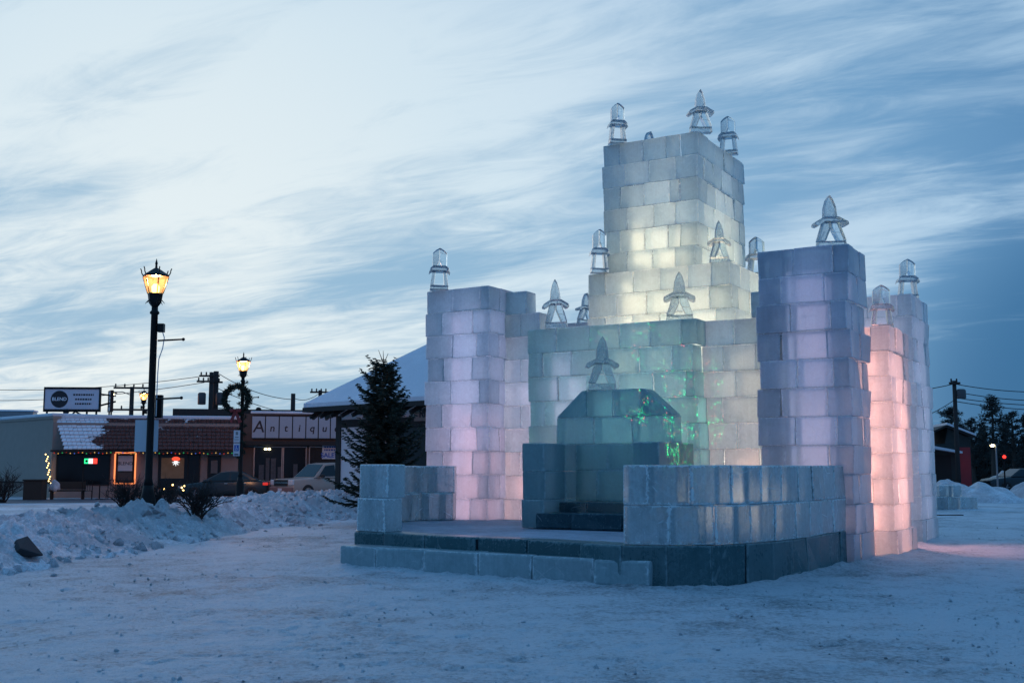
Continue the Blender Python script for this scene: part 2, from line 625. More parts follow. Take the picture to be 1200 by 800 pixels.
M['dkgreen'] = mat('dark_green_boards', (.03, .04, .038), 0.8, scale=4)
M['terracotta'] = mat('terracotta', (.10, .06, .045), 0.9)
M['g_warm'] = glow('lamp_bulb_glow', (1.0, .60, .20), 9)
M['g_string'] = glow('warm_fairy_light', (1.0, .66, .22), 6)
M['g_orange'] = glow('orange_light_rope', (1.0, .28, .10), 1.5)
M['g_red'] = glow('red_light', (1.0, .04, .03), 2.5)
M['g_green'] = glow('green_light', (.03, .85, .30), 1.6)
M['g_blue'] = glow('blue_light', (.10, .20, 1.0), 2)
M['g_white'] = glow('white_light', (.9, .95, 1.0), 1.4)
M['g_pale'] = glow('pale_lamp', (1.0, .85, .45), 9)


def lantern_glass():
    m = bpy.data.materials.new('frosted_lantern_glass')
    m.use_nodes = True
    t = NT(m.node_tree)
    t.n.clear()
    tp = t.node('ShaderNodeBsdfTransparent')
    tp.inputs[0].default_value = (1, .80, .50, 1)
    tr = t.node('ShaderNodeBsdfTranslucent')
    tr.inputs[0].default_value = (1, .50, .12, 1)
    mx = t.node('ShaderNodeMixShader')
    mx.inputs[0].default_value = 0.015
    t.l.new(tp.outputs[0], mx.inputs[1])
    t.l.new(tr.outputs[0], mx.inputs[2])
    o = t.node('ShaderNodeOutputMaterial')
    t.l.new(mx.outputs[0], o.inputs[0])
    return m


M['lantern'] = lantern_glass()


def roof_tiles():
    m = bpy.data.materials.new('snow_patched_tiles')
    m.use_nodes = True
    t = NT(m.node_tree)
    b = t.n['Principled BSDF']
    co = t.node('ShaderNodeTexCoord').outputs['Object']
    s = t.node('ShaderNodeSeparateXYZ')
    t.put(s.inputs[0], co)
    n = t.noise(t.mapping(co, scale=(1.1, 1, 2.6)), 1.1, 5.0, 0.65, 0.3)
    cover = t.math('ADD', n, t.smooth(s.outputs[0], 0.8, 3.6, 0.36, -0.06))          # snow lies thick at the gable end
    cover = t.math('ADD', cover, t.smooth(s.outputs[2], 3.2, 4.2, -0.06, 0.03))
    f = t.smooth(cover, 0.55, 0.60)
    wv = t.node('ShaderNodeTexWave', bands_direction='X')
    t.put(wv.inputs['Vector'], co)
    wv.inputs['Scale'].default_value = 1.6
    tile = t.mix(t.noise(co, 5.0, 3.0), (.06, .022, .018, 1), (.15, .06, .05, 1))
    t.put(b.inputs['Base Color'], t.mix(f, tile, (.72, .74, .78, 1)))
    b.inputs['Roughness'].default_value = 0.75
    t.put(b.inputs['Normal'], t.bump(t.math('ADD', t.math('MULTIPLY', wv.outputs[1], t.math('SUBTRACT', 1.0, f)), t.math('MULTIPLY', f, 1.3)), 0.7, 0.06))
    return m


M['tiles'] = roof_tiles()

# ------------------------------------------------------------------ ground
CA, SA = math.cos(R(30.6)), math.sin(R(30.6))       # castle axes: u along its front, v to its back


def W(u, v, z=0.0):
    return (u * CA + v * SA, -u * SA + v * CA, z)


def UV(x, y):
    return (x * CA - y * SA, x * SA + y * CA)


def fbm(x, y, s, o=4, h=0.9, l=2.1):
    return mnoise.fractal(Vector((x * s, y * s, 3.7)), h, l, o)


def grid_axis(parts):
    out_ = []
    for a, b, st in parts:
        n = max(1, int(round((b - a) / st)))
        out_ += [a + (b - a) * i / n for i in range(n)]
    out_.append(parts[-1][1])
    return out_


gx = grid_axis([(-700, -60, 40), (-60, -14, 2), (-14, -9, .25), (-9, 13, .06), (13, 18, .25), (18, 60, 2), (60, 700, 40)])
gy = grid_axis([(-60, 0, 10), (0, 6.5, .5), (6.5, 14, .055), (14, 19, .10), (19, 28, .2), (28, 45, .6), (45, 120, 4), (120, 900, 40)])
FOOT = [W(u, v)[:2] for u, v in ((-13.6, 20.7), (-13.75, 18.6), (-12.92, 16.5), (-11.75, 14.6), (-11.62, 14.17), (-6.1, 13.88), (-5.66, 14.22), (-5.14, 14.93), (-4.88, 15.85), (-4.76, 17.7), (-4.6, 19.1), (-4.6, 20.45), (-4.36, 21.0), (-4.36, 22.75), (-4.7, 25.1), (-4.68, 26.95))]


def foot_dist(x, y):
    best = 9.0
    for (ax, ay), (bx__, by__) in zip(FOOT[:-1], FOOT[1:]):
        ex, ey = bx__ - ax, by__ - ay
        k = max(0.0, min(1.0, ((x - ax) * ex + (y - ay) * ey) / (ex * ex + ey * ey)))
        d_ = math.hypot(x - ax - k * ex, y - ay - k * ey)
        if d_ < best:
            best = d_
    return best


prg = random.Random(21)
PRINTS = []
for _ in range(26):                                     # wandering tracks of boots
    x, y, a = prg.uniform(-7, 9), prg.uniform(7.5, 15), prg.uniform(0, 6.28)
    for k in range(12):
        a += prg.gauss(0, .12)
        x += .36 * math.cos(a)
        y += .36 * math.sin(a)
        s_ = .10 if k % 2 else -.10
        PRINTS.append((x - s_ * math.sin(a), y + s_ * math.cos(a), a))
PGRID = {}
for p_ in PRINTS:
    for i in (-1, 0, 1):
        for j in (-1, 0, 1):
            PGRID.setdefault((int(p_[0] // .5) + i, int(p_[1] // .5) + j), []).append(p_)
gv, gf = [], []
for y in gy:
    for x in gx:
        z = 0.0
        if -14 < x < 18 and 5 < y < 46:
            fade = min(1, (y - 5) / 1.5, (46 - y) / 6, (x + 14) / 2, (18 - x) / 2)
            z = fade * (0.030 * fbm(x, y, .35, 3) + 0.016 * fbm(x, y * 1.4, 1.6, 3) + 0.012 * fbm(x + 9, y, 5.0, 2) + 0.007 * fbm(x, y + 5, 9.0, 2))
            # old tyre ruts crossing the lot at the right
            for k, off in ((0, 0), (1, 1.7)):
                d = abs((x - 7.0) * 0.80 - (y - 10.5) * 0.60 - off + 0.25 * fbm(x, y, .3, 2))
                if d < 0.22:
                    z -= fade * 0.022 * (1 - (d / 0.22) ** 2)
            for hx, hy, ha in PGRID.get((int(x // .5), int(y // .5)), ()):
                du, dv = (x - hx) * math.cos(ha) + (y - hy) * math.sin(ha), -(x - hx) * math.sin(ha) + (y - hy) * math.cos(ha)
                q_ = (du / .16) ** 2 + (dv / .065) ** 2
                if q_ < 2.2:
                    z += -.020 * max(0, 1 - q_) + .006 * max(0, 1 - abs(q_ - 1.3) / .8)
            if 13 < y < 27 and -5 < x < 11:
                fd = foot_dist(x, y)
                if fd < .8:
                    z += (.055 + .05 * fbm(x, y, 2.1, 3)) * math.exp(-fd / .16)
        gv.append((x, y, z))
nx = len(gx)
for j in range(len(gy) - 1):
    for i in range(nx - 1):
        a = j * nx + i
        gf.append((a, a + 1, a + 1 + nx, a + nx))
mb = MB()
mb.v, mb.f = gv, gf
tag(mb.build('ground', M['ground'], smooth=True, fix=False), kind='structure')

# the street in front of the shops
mb = MB()
mb.hprism([(-90, 36.5), (-4, 55.0), (90, 76), (90, 83), (-4, 62.0), (-90, 43.5)], 0.002, 0.006)
tag(mb.build('road', M['asphalt']), kind='structure')


# ploughed bank of snow along the left edge of the lot
def foot_x(y):
    pts = [(8, -8.9), (17, -7.75), (21.4, -7.3), (28.9, -6.6), (34.7, -5.3), (40, -4.2), (48, -3.0)]
    for (a, xa), (b, xb) in zip(pts[:-1], pts[1:]):
        if y <= b:
            return xa + (xb - xa) * (y - a) / (b - a)
    return pts[-1][1]


def sst(a, b, x):
    t_ = min(1, max(0, (x - a) / (b - a)))
    return t_ * t_ * (3 - 2 * t_)


def bank_h(x, y):
    s = foot_x(y) - x + 0.55 * fbm(x, y, .45, 3)
    if s <= -0.4:
        return -0.08
    hmax = 0.40 + 0.22 * sst(19, 15, y) + 0.20 * sst(32, 38, y) + 0.08 * fbm(x, y, .3, 2)
    prof = sst(-0.1, 1.45, s) * (1 - 0.72 * sst(3.6, 7.5, s))
    lump = prof * (1 - 0.7 * sst(4.0, 7.0, s)) + 0.25 * sst(-0.2, 0.4, s) * (1 - sst(0.4, 2.0, s))
    b1 = abs(mnoise.noise(Vector((x * 1.3, y * 1.3, 0)))) * 0.24
    b2 = abs(mnoise.noise(Vector((x * 3.3, y * 3.3, 5)))) * 0.20
    b3 = abs(mnoise.noise(Vector((x * 7.0, y * 7.0, 9)))) * 0.14
    b4 = abs(mnoise.noise(Vector((x * 13.0, y * 13.0, 2)))) * 0.06
    hmax += 0.30 * math.exp(-((x + 8.0) ** 2 + (y - 25.0) ** 2) / 2.6)
    edge = sst(-0.4, 0.2, s)
    return -0.08 + 0.08 * edge + hmax * prof + (b1 + b2 + b3 + b4) * lump * 1.1 - 0.08 * lump + 0.03 * fbm(x, y, 2.2, 3) * edge


bx_ = grid_axis([(-24, -15, .5), (-15, -10.5, .12), (-10.5, -2.6, .055)])
by_ = grid_axis([(9, 15, .12), (15, 30, .06), (30, 47, .12)])
bv = [(x, y, bank_h(x, y) * (1 if y < 44 else max(0, (47 - y) / 3)) - (0.1 if y >= 44 else 0)) for y in by_ for x in bx_]
bf = []
nx = len(bx_)
for j in range(len(by_) - 1):
    for i in range(nx - 1):
        a = j * nx + i
        bf.append((a, a + 1, a + 1 + nx, a + nx))
mb = MB()
mb.v, mb.f = bv, bf
tag(mb.build('snow_bank', M['bank'], smooth=True, fix=False), kind='structure')

# loose lumps of snow along the foot of the bank
def lump_mesh(seed, r, squash=0.7):
    bm = bmesh.new()
    bmesh.ops.create_icosphere(bm, subdivisions=3, radius=r)
    for v in bm.verts:
        p = v.co.copy()
        k = 1 + 0.35 * mnoise.noise(p * (1.6 / r) + Vector((seed * 3.1, seed, 0))) + 0.12 * mnoise.noise(p * (4.5 / r) + Vector((seed, 2, 0)))
        v.co = Vector((p.x * k, p.y * k * 0.85, max(-0.25 * r, p.z * k * squash)))
    me = bpy.data.meshes.new('lump')
    bm.to_mesh(me)
    bm.free()
    me.polygons.foreach_set("use_smooth", [True] * len(me.polygons))
    return me


lump_meshes = [lump_mesh(s, 1.0) for s in range(5)]
for me in lump_meshes:
    me.materials.append(M['bank'])
for i in range(18):
    y = rng.uniform(15, 38)
    x = foot_x(y) + rng.choice([rng.uniform(-.4, .5), rng.uniform(-.3, 1.3)])
    o = bpy.data.objects.new('snow_lump', lump_meshes[i % 5])
    s = rng.choice([.03, .05, .07])
    o.scale = (s, s, s)
    o.rotation_euler = (0, 0, rng.uniform(0, 6.28))
    o.location = (x, y, max(0.0, bank_h(x, y)) + s * 0.15)
    link(o)
    tag(o, 'small loose lump of snow at the foot of the ploughed snow bank', 'snow lump', 'loose snow lumps along the ploughed bank')

def crumb_hull(rg, r):
    """an angular broken lump: hull of a few random points"""
    bm = bmesh.new()
    for _ in range(11):
        d = Vector((rg.gauss(0, 1), rg.gauss(0, 1), rg.gauss(0, .8))).normalized() * r * rg.uniform(.7, 1.1)
        bm.verts.new(d)
    bmesh.ops.convex_hull(bm, input=list(bm.verts))
    bmesh.ops.delete(bm, geom=[v for v in bm.verts if not v.link_faces], context='VERTS')
    bm.verts.index_update()
    vs_ = [v.co.copy() for v in bm.verts]
    fs_ = [tuple(v.index for v in f.verts) for f in bm.faces]
    bm.free()
    return vs_, fs_


rkg = random.Random(4)
hv_, hf_ = crumb_hull(rkg, .40)
rb = MB()
rb.add([(v.x * 1.15, v.y * .7, v.z * .42) for v in hv_], hf_)
o = rb.build('rock', M['stone'], bevel=.015)
xr, yr = at(42, 18.6)
o.location = (xr, yr, bank_h(xr, yr) + 0.05)
o.rotation_euler = (0.3, 0.1, -.2)
tag(o, 'dark flat rock poking out of the ploughed snow bank', 'rock')

hulls = [crumb_hull(rkg, 1.0) for _ in range(24)]


def scatter(name, n, place, m):
    mb_ = MB()
    rg_ = random.Random(n)
    for _ in range(n):
        x, y, z, r_ = place(rg_)
        vs_, fs_ = hulls[rg_.randrange(24)]
        q = Matrix.Rotation(rg_.uniform(0, 6.28), 3, 'Z') @ Matrix.Rotation(rg_.gauss(0, .4), 3, 'X')
        mb_.add([tuple(q @ v * r_ + Vector((x, y, z))) for v in vs_], fs_)
    return tag(mb_.build(name, m, fix=False), kind='stuff')


def on_bank(rg_):
    y = rg_.uniform(14.5, 40)
    x = foot_x(y) - abs(rg_.gauss(.3, 1.7)) + .3
    if fbm(x, y, .8, 2) < rg_.uniform(-.5, .35):
        return x, y, -3.0, .02
    r_ = min(.30, .02 + abs(rg_.gauss(0, .05)) ** 1.0 * (2.6 if rg_.random() < .07 else 1))
    return x, y, bank_h(x, y) + r_ * .15, r_


def on_lot(rg_):
    y = 7.5 + 24 * rg_.random() ** 1.5
    x = rg_.uniform(-.5, .55) * y
    r_ = .006 + abs(rg_.gauss(0, .009))
    return x, y, .0 + r_ * .2, r_


so = scatter('snow_chunks', 1900, on_bank, M['bank'])
so['label'] = 'broken chunks of ploughed snow lying on the bank'
so = scatter('snow_crumbs', 2600, on_lot, M['ground'])
so['label'] = 'crumbs of ice and snow strewn over the packed lot'

# ------------------------------------------------------------------ ice castle
bmc = bmesh.new()
bmesh.ops.create_cube(bmc, size=2)
bmesh.ops.bevel(bmc, geom=list(bmc.edges), offset=0.5, segments=2, profile=0.6, affect='EDGES')
bmc.verts.ensure_lookup_table()
P_CO = np.array([v.co[:] for v in bmc.verts])
P_SG = np.sign(P_CO)
P_OFF = (P_CO - 0.5 * P_SG) / 0.5                    # offset from the inset corner, in bevel radii
P_FACES = [tuple(v.index for v in f.verts) for f in bmc.faces]
P_LOOPV = np.array([i for f in P_FACES for i in f])
P_AX = []
for f in bmc.faces:
    a = int(np.argmax(np.abs(np.array(f.normal[:]))))
    P_AX += [a] * len(f.verts)
P_JOINT = {}
for k_, f in enumerate(bmc.faces):
    n_ = f.normal
    for a_ in range(3):
        for s_ in (-1, 1):
            if n_[a_] * s_ > 0.999:
                P_JOINT[(a_, s_)] = k_
P_AX = np.array(P_AX)
P_U = np.where(P_AX == 0, 1, 0)
P_V = np.where(P_AX == 2, 1, 2)
bmc.free()
nrng = np.random.RandomState(5)


def block(mb_, c, size, ang, jit=0.012, r=0.022, taper=None, joints=()):
    """one ice block: chamfered, slightly out of true. c in (u,v,z), ang in the u,v plane"""
    h = np.array(size) / 2.0 - 0.0013
    p = P_SG * (h - r) + P_OFF * r
    nrm = p / h
    # each of the eight corners is a little off
    j = nrng.normal(0, jit, (8, 3))
    idx = ((P_SG[:, 0] > 0) * 4 + (P_SG[:, 1] > 0) * 2 + (P_SG[:, 2] > 0)).astype(int)
    jj = j[idx]
    jj[:, 2] *= 0.25
    jj[:, 0] *= 0.3
    p = p + jj
    if taper is not None:
        p = taper(p, h)
    ca, sa = math.cos(ang), math.sin(ang)
    u = c[0] + p[:, 0] * ca - p[:, 1] * sa
    v = c[1] + p[:, 0] * sa + p[:, 1] * ca
    z = c[2] + p[:, 2]
    x = u * CA + v * SA
    y = -u * SA + v * CA
    uvs = np.stack([nrm[P_LOOPV, P_U], nrm[P_LOOPV, P_V]], 1)
    mb_.add(list(zip(x.tolist(), y.tolist(), z.tolist())), P_FACES, uvs.tolist())
    mi = [0] * len(P_FACES)
    for q in joints:
        mi[P_JOINT[q]] = 1
    mb_.mi.extend(mi)


def run(mb_, a, b, t_, z0, h, L, phase, jit=0.012, side=1, r=0.022, ends=(), top=True, bottom=True, inner=False):
    """a straight course of blocks from a to b (u,v); thickness t_ to the left of the direction"""
    a, b = np.array(a, float), np.array(b, float)
    d = b - a
    ln = np.linalg.norm(d)
    if ln < 0.05:
        return
    d /= ln
    n = np.array([-d[1], d[0]]) * side
    ang = math.atan2(d[1], d[0])
    cuts = [0.0]
    x = L * phase if phase > 0.12 else L
    while x < ln - 0.22 * L:
        cuts.append(min(ln, x + nrng.uniform(-.05, .05) * L))
        x += L * nrng.uniform(.9, 1.1)
    cuts.append(ln)
    zj = ([(2, 1)] if top else []) + ([(2, -1)] if bottom else []) + ([(1, 1)] if inner else [])      # inner: melted smooth, clear
    for s0, s1 in zip(cuts[:-1], cuts[1:]):
        if s1 - s0 < 0.06:
            continue
        jn = list(zj)
        if s0 > 0 or 0 in ends:
            jn.append((0, -1))
        if s1 < ln or 1 in ends:
            jn.append((0, 1))
        o = nrng.normal(0, 0.014)
        c = a + d * (s0 + s1) / 2 + n * (t_ / 2 + o)
        block(mb_, (c[0], c[1], z0 + h / 2), (s1 - s0, t_, h), ang, jit, r, joints=jn)


def ring(mb_, u0, u1, v0, v1, z0, n, h=0.48, t_=0.42, L=0.66, wob=0.022, top_gap=None, ph0=0):
    for k in range(n):
        w0, w1, w2, w3 = nrng.normal(0, wob, 4)
        a0, a1, b0, b1 = u0 + w0, u1 + w1, v0 + w2, v1 + w3
        z = z0 + k * h
        ph = 0.5 if (k + ph0) % 2 else 1.0
        kw = dict(top=k < n - 1, bottom=k > 0, inner=True)
        if (k + ph0) % 2 == 0:
            run(mb_, (a0, b0), (a1, b0), t_, z, h, L, ph, **kw)
            run(mb_, (a1, b1), (a0, b1), t_, z, h, L, ph, **kw)
            run(mb_, (a1, b0 + t_), (a1, b1 - t_), t_, z, h, L, ph, ends=(0, 1), **kw)
            run(mb_, (a0, b1 - t_), (a0, b0 + t_), t_, z, h, L, ph, ends=(0, 1), **kw)
        else:
            run(mb_, (a0 + t_, b0), (a1 - t_, b0), t_, z, h, L, 1.0, ends=(0, 1), **kw)
            run(mb_, (a1 - t_, b1), (a0 + t_, b1), t_, z, h, L, 1.0, ends=(0, 1), **kw)
            run(mb_, (a1, b0), (a1, b1), t_, z, h, L, 1.0, **kw)
            run(mb_, (a0, b1), (a0, b0), t_, z, h, L, 1.0, **kw)


castle = thing('ice_castle', 'large castle of stacked ice blocks glowing from inside on the snow', 'ice castle', W(-9.1, 19, 0), -R(30.6))


def cpart(mb_, name, m, label=None):
    o = mb_.build(name, m, castle, world=True, fix=False)
    if label:
        o['label'] = label
    return o


H = 0.48
# towers: (u0,u1,v0,v1)
mb = MB()
ring(mb, -13.55, -11.95, 19.3, 20.7, 0, 11, h=.486)
cpart(mb, 'tower', M['ice_white'], 'pale lavender tower with ragged stepped shoulder')
mb = MB()
ring(mb, -6.22, -4.60, 19.1, 20.45, 0, 11, h=.496)
cpart(mb, 'tower', M['ice_blue'], 'dark blue front tower with dirt specks')
mb = MB()
ring(mb, -6.05, -4.36, 21.0, 22.75, 0, 9, h=.468)
cpart(mb, 'tower', M['ice_white'], 'short tower glowing bright pink')
mb = MB()
ring(mb, -6.3, -4.68, 25.1, 26.95, 0, 11, h=.49)
cpart(mb, 'tower', M['ice_white'], 'rear tower of pale grey pink ice')
mb = MB()
ring(mb, -13.6, -12.0, 25.0, 26.6, 0, 11)
cpart(mb, 'tower', M['ice_white'], 'hidden rear tower, only its top edge showing')
# keep
mb = MB()
ring(mb, -11.2, -7.8, 22.35, 26.5, 0, 12, h=.497, L=.68)
cpart(mb, 'keep', M['ice_white'], 'wide lower keep glowing pale yellow')
mb = MB()
ring(mb, -11.02, -8.72, 22.8, 26.0, 5.964, 6, h=.518, L=.6)
cpart(mb, 'keep_top', M['ice_white'], 'tall upper keep, blue at its top')
# gate wall in front and its set back wings
mb = MB()
for k in range(9):
    run(mb, (-11.1 + nrng.normal(0, .012), 19.45 + nrng.normal(0, .012)), (-7.52 + nrng.normal(0, .03), 19.45), .5, k * .487, .487, .68, 0.5 if k % 2 else 1.0, top=k < 8, inner=True)
cpart(mb, 'front_wall', M['ice_teal'], 'green blue front wall behind the throne')
mb = MB()
for k in range(11):
    ue = -10.9 if k < 9 else (-11.1 if k == 9 else -11.42)
    run(mb, (-11.95, 19.9 + nrng.normal(0, .012)), (ue, 19.9), .42, k * H, H, .62, .6 if k % 2 else 1.0, top=k < 8, inner=True)
cpart(mb, 'wing_wall', M['ice_white'], 'left wing wall stepping down beside the lavender tower')
mb = MB()
for k in range(10):
    if k < 9:
        run(mb, (-7.6, 19.98 + nrng.normal(0, .012)), (-6.1, 19.98), .42, k * .487, .487, .66, .6 if k % 2 else 1.0, top=k < 8, inner=True)
    else:
        run(mb, (-6.62, 20.0), (-6.1, 20.0), .42, k * .487, .487, .66, 1.0, top=False)
cpart(mb, 'wing_wall', M['ice_white'], 'right wing wall lit yellow and pink')
# side walls between towers (low, seen only through gaps)
mb = MB()
for k in range(8):
    run(mb, (-13.2, 20.72), (-13.2, 24.98), .42, k * H, H, .66, .5 if k % 2 else 1.0, side=-1)
cpart(mb, 'side_wall', M['ice_white'])

# platform
PH = 0.56
arc = [(-6.50, 13.93), (-6.02, 14.01), (-5.66, 14.22), (-5.36, 14.55), (-5.14, 14.93), (-4.98, 15.36), (-4.88, 15.85), (-4.82, 16.4), (-4.78, 17.0), (-4.76, 17.7), (-4.75, 18.4), (-4.75, 19.06)]
arc_l = [(-13.78, 19.25), (-13.75, 18.6), (-13.6, 17.95), (-13.30, 17.2), (-12.92, 16.5), (-12.45, 15.75), (-12.05, 15.2), (-11.75, 14.78)]


def polyrun(mb_, pts, t_, z0, h, L, phase, jit=0.01, **kw):
    """blocks following a bent line, one per step of length L, thickness inward (left of direction)"""
    P = [np.array(p, float) for p in pts]
    seg = [np.linalg.norm(b - a) for a, b in zip(P[:-1], P[1:])]
    tot = sum(seg)

    def pos(s):
        s = min(max(s, 0), tot)
        for a, b, l_ in zip(P[:-1], P[1:], seg):
            if s <= l_ + 1e-9:
                return a + (b - a) * (s / l_)
            s -= l_
        return P[-1]
    cuts = [0.0]
    x = L * phase
    while x < tot - .3 * L:
        cuts.append(x)
        x += L * nrng.uniform(.94, 1.06)
    cuts.append(tot)
    for s0, s1 in zip(cuts[:-1], cuts[1:]):
        run(mb_, pos(s0), pos(s1), t_, z0, h, 9.0, 1.0, jit, ends=((0,) if s0 > 0 else ()) + ((1,) if s1 < tot else ()), **kw)


platform = MB()
polyrun(platform, arc, .55, 0, PH, .62, 1.0, top=False)
polyrun(platform, arc_l, .55, 0, PH, .62, 1.0, top=False)
run(platform, (-11.75, 14.74), (-6.50, 13.96), .5, 0, PH, .95, .7, jit=.02, r=.035, top=False)
plat = cpart(platform, 'platform', M['ice_dark'], 'low curved base of dark ice')
fl = MB()
poly = [(-11.6, 15.0), (-6.3, 14.25), (-5.5, 14.8), (-5.1, 15.6), (-4.95, 17), (-4.9, 19.3), (-6.0, 19.6), (-7.4, 20.2), (-11.0, 20.2), (-12.2, 19.8), (-13.5, 19.4), (-13.35, 18), (-12.6, 16.5)]
fl.hprism([W(u, v)[:2] for u, v in poly], 0.02, PH - 0.012)
flo = fl.build('platform_floor', M['floor_snow'], plat, world=True)
mb = MB()
run(mb, (-11.62, 14.17), (-6.1, 13.88), .55, 0, .36, .95, .8, jit=0.014, r=.04, top=False)
cpart(mb, 'step', M['ice_step'], 'long front step of snowy grey ice')

# parapets
PZ, PC = PH, 0.54
mb = MB()
ar = [(u - .02 if u > -5.5 else u, v + .04) for u, v in arc]
polyrun(mb, ar, .42, PZ, PC, .64, 1.0)
polyrun(mb, ar, .42, PZ + PC, PC, .62, .55, top=False)
cpart(mb, 'parapet', M['ice_clear'], 'curved low wall right of the steps')
mb = MB()
al = [(-12.68, 19.2), (-13.15, 19.0), (-13.45, 18.5), (-13.48, 17.9)] + [(u + .02, v + .02) for u, v in arc_l[3:]]
for k in range(2):
    polyrun(mb, al[:-1] + [(-11.95, 15.08)], .40, PZ + k * PC, PC, .58, 1.0 if k else .5, top=k == 0)
    run(mb, (-11.74, 14.80), (-11.10, 14.71), .42, PZ + k * (PC + .01), PC + .01, .9, 1.0, top=k == 0)
cpart(mb, 'parapet', M['ice_clear'], 'curved low wall left of the steps with end post')

# throne
TU0, TU1, TV0, TV1 = -9.85, -7.25, 17.0, 18.55
thr = thing('ice_throne', 'dark green blue ice throne with sloped backrest on the platform', 'throne', W((TU0 + TU1) / 2, (TV0 + TV1) / 2, PH), -R(30.6))


def tpart(mb_, name, m):
    return mb_.build(name, m, thr, world=True, fix=False)


for s_, (a, b) in enumerate(((TU0, TU0 + .44), (TU1 - .48, TU1))):
    mb = MB()
    for k in range(3):
        h_ = .49
        run(mb, (a, TV0 + nrng.normal(0, .01)), (b, TV0), .8, PH + k * h_, h_, .9, 1.0, top=k < 2)
        run(mb, (a, TV0 + .8), (b, TV0 + .8), .75, PH + k * h_, h_, .9, 1.0, top=k < 2)
    tpart(mb, 'armrest', M['ice_throne'])
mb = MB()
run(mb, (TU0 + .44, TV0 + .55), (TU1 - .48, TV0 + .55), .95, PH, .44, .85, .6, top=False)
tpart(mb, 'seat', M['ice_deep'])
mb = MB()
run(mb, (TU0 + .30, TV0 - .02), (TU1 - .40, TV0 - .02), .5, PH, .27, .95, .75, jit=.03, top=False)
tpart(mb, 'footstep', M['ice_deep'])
mb = MB()
BV = TV0 + 1.18
run(mb, (TU0 + .44, BV), (TU1 - .48, BV), .38, PH + .44, .56, .8, .6)
run(mb, (TU0 + .44, BV), (TU1 - .48, BV), .38, PH + 1.0, .47, .66, 1.0)
run(mb, (TU0 + .05, BV), (TU1 - .22, BV), .38, PH + 1.47, .49, .8, .95, inner=True)


def slope_left(p, h):
    k = (p[:, 2] / h[2] + 1) / 2
    lft = p[:, 0] < 0
    p[lft, 0] += k[lft] * (h[0] * 2 * 0.86)
    return p


def slope_right(p, h):
    k = (p[:, 2] / h[2] + 1) / 2
    rt = p[:, 0] > 0
    p[rt, 0] -= k[rt] * (h[0] * 2 * 0.86)
    return p


bz = PH + 1.96 + .245
block(mb, (TU0 + .05 + .31, BV + .19, bz), (.62, .38, .49), 0, .008, taper=slope_left)
run(mb, (TU0 + .67, BV), (TU1 - .84, BV), .38, bz - .245, .49, .56, 1.0, top=False, inner=True)
block(mb, (TU1 - .22 - .31, BV + .19, bz), (.62, .38, .49), 0, .008, taper=slope_right)
tpart(mb, 'backrest', M['ice_throne'])

# carved ice figures on top
def spire_winged():
    parts = {}
    mb_ = MB()
    t_ = .11
    mb_.prism([(-.25, .13), (-.115, .13), (-.005, .40), (-.01, .52), (-.13, .52)], -t_, t_)
    mb_.prism([(.25, .13), (.13, .52), (.01, .52), (.005, .40), (.115, .13)], -t_ + .002, t_ - .002)
    parts['legs'] = mb_
    mb_ = MB()
    mb_.prism([(-.26, 0), (.26, 0), (.24, .127), (-.24, .127)], -.1, .1)
    parts['base'] = mb_
    mb_ = MB()
    mb_.prism([(-.30, .44), (-.24, .42), (-.12, .50), (.12, .50), (.24, .42), (.30, .44), (.29, .50), (.12, .60), (-.12, .60), (-.29, .50)], -.15, .15)
    parts['wings'] = mb_
    mb_ = MB()
    lo, hi = .603, 1.04
    mb_.prism([(-.115, lo), (.115, lo), (.10, .80), (.055, .95), (0, hi), (-.055, .95), (-.10, .80)], -.09, .09)
    parts['blade'] = mb_
    return parts


def spire_house():
    parts = {}
    mb_ = MB()
    mb_.prism([(-.21, .1), (-.12, .1), (-.09, .44), (-.17, .44)], -.12, .12)
    mb_.prism([(.21, .1), (.17, .44), (.09, .44), (.12, .1)], -.12, .12)
    parts['legs'] = mb_
    mb_ = MB()
    mb_.prism([(-.22, 0), (.22, 0), (.21, .098), (-.21, .098)], -.15, .15)
    parts['base'] = mb_
    mb_ = MB()
    mb_.prism([(-.25, .39), (-.20, .442), (.20, .442), (.25, .39), (.22, .50), (.15, .56), (-.15, .56), (-.22, .50)], -.16, .16)
    parts['wings'] = mb_
    mb_ = MB()
    # house shaped plate with a small three sided hole: three pieces round the hole
    mb_.prism([(-.17, .555), (-.06, .555), (0, .70), (0, 1.0), (-.10, .94), (-.17, .87)], -.085, .085)
    mb_.prism([(.17, .555), (.17, .87), (.10, .94), (.001, 1.0), (.001, .70), (.06, .555)], -.085, .085)
    parts['blade'] = mb_
    return parts


PART_NAME = {'legs': 'leg_frame', 'base': 'base', 'wings': 'wing_plate', 'blade': 'blade'}
spire_mesh = {}
for kind, fn in (('w', spire_winged), ('h', spire_house)):
    spire_mesh[kind] = {}
    for pn, m_ in fn().items():
        o = m_.build(PART_NAME[pn], M['ice_glass'])
        me = o.data
        bpy.data.objects.remove(o)
        bm = bmesh.new()
        bm.from_mesh(me)
        bmesh.ops.bevel(bm, geom=list(bm.edges), offset=.010, segments=1, affect='EDGES')
        bm.to_mesh(me)
        bm.free()
        spire_mesh[kind][pn] = me


def spire(kind, px, depth, z, hgt, rz, label):
    x, y = at(px, depth)
    s = hgt / (1.04 if kind == 'w' else 1.0)
    o = thing('ice_spire', label, 'ice sculpture', (x, y, z), rz, 'carved ice spires along the castle tops')
    sg_ = random.Random(int(px))
    o.scale = (s * sg_.uniform(.90, 1.08), s * sg_.uniform(.85, 1.15), s * sg_.uniform(.96, 1.03))
    o.rotation_euler = (sg_.gauss(0, .02), sg_.gauss(0, .025), rz)
    for pn, me in spire_mesh[kind].items():
        c = bpy.data.objects.new(PART_NAME[pn], me)
        link(c, o)
    return o


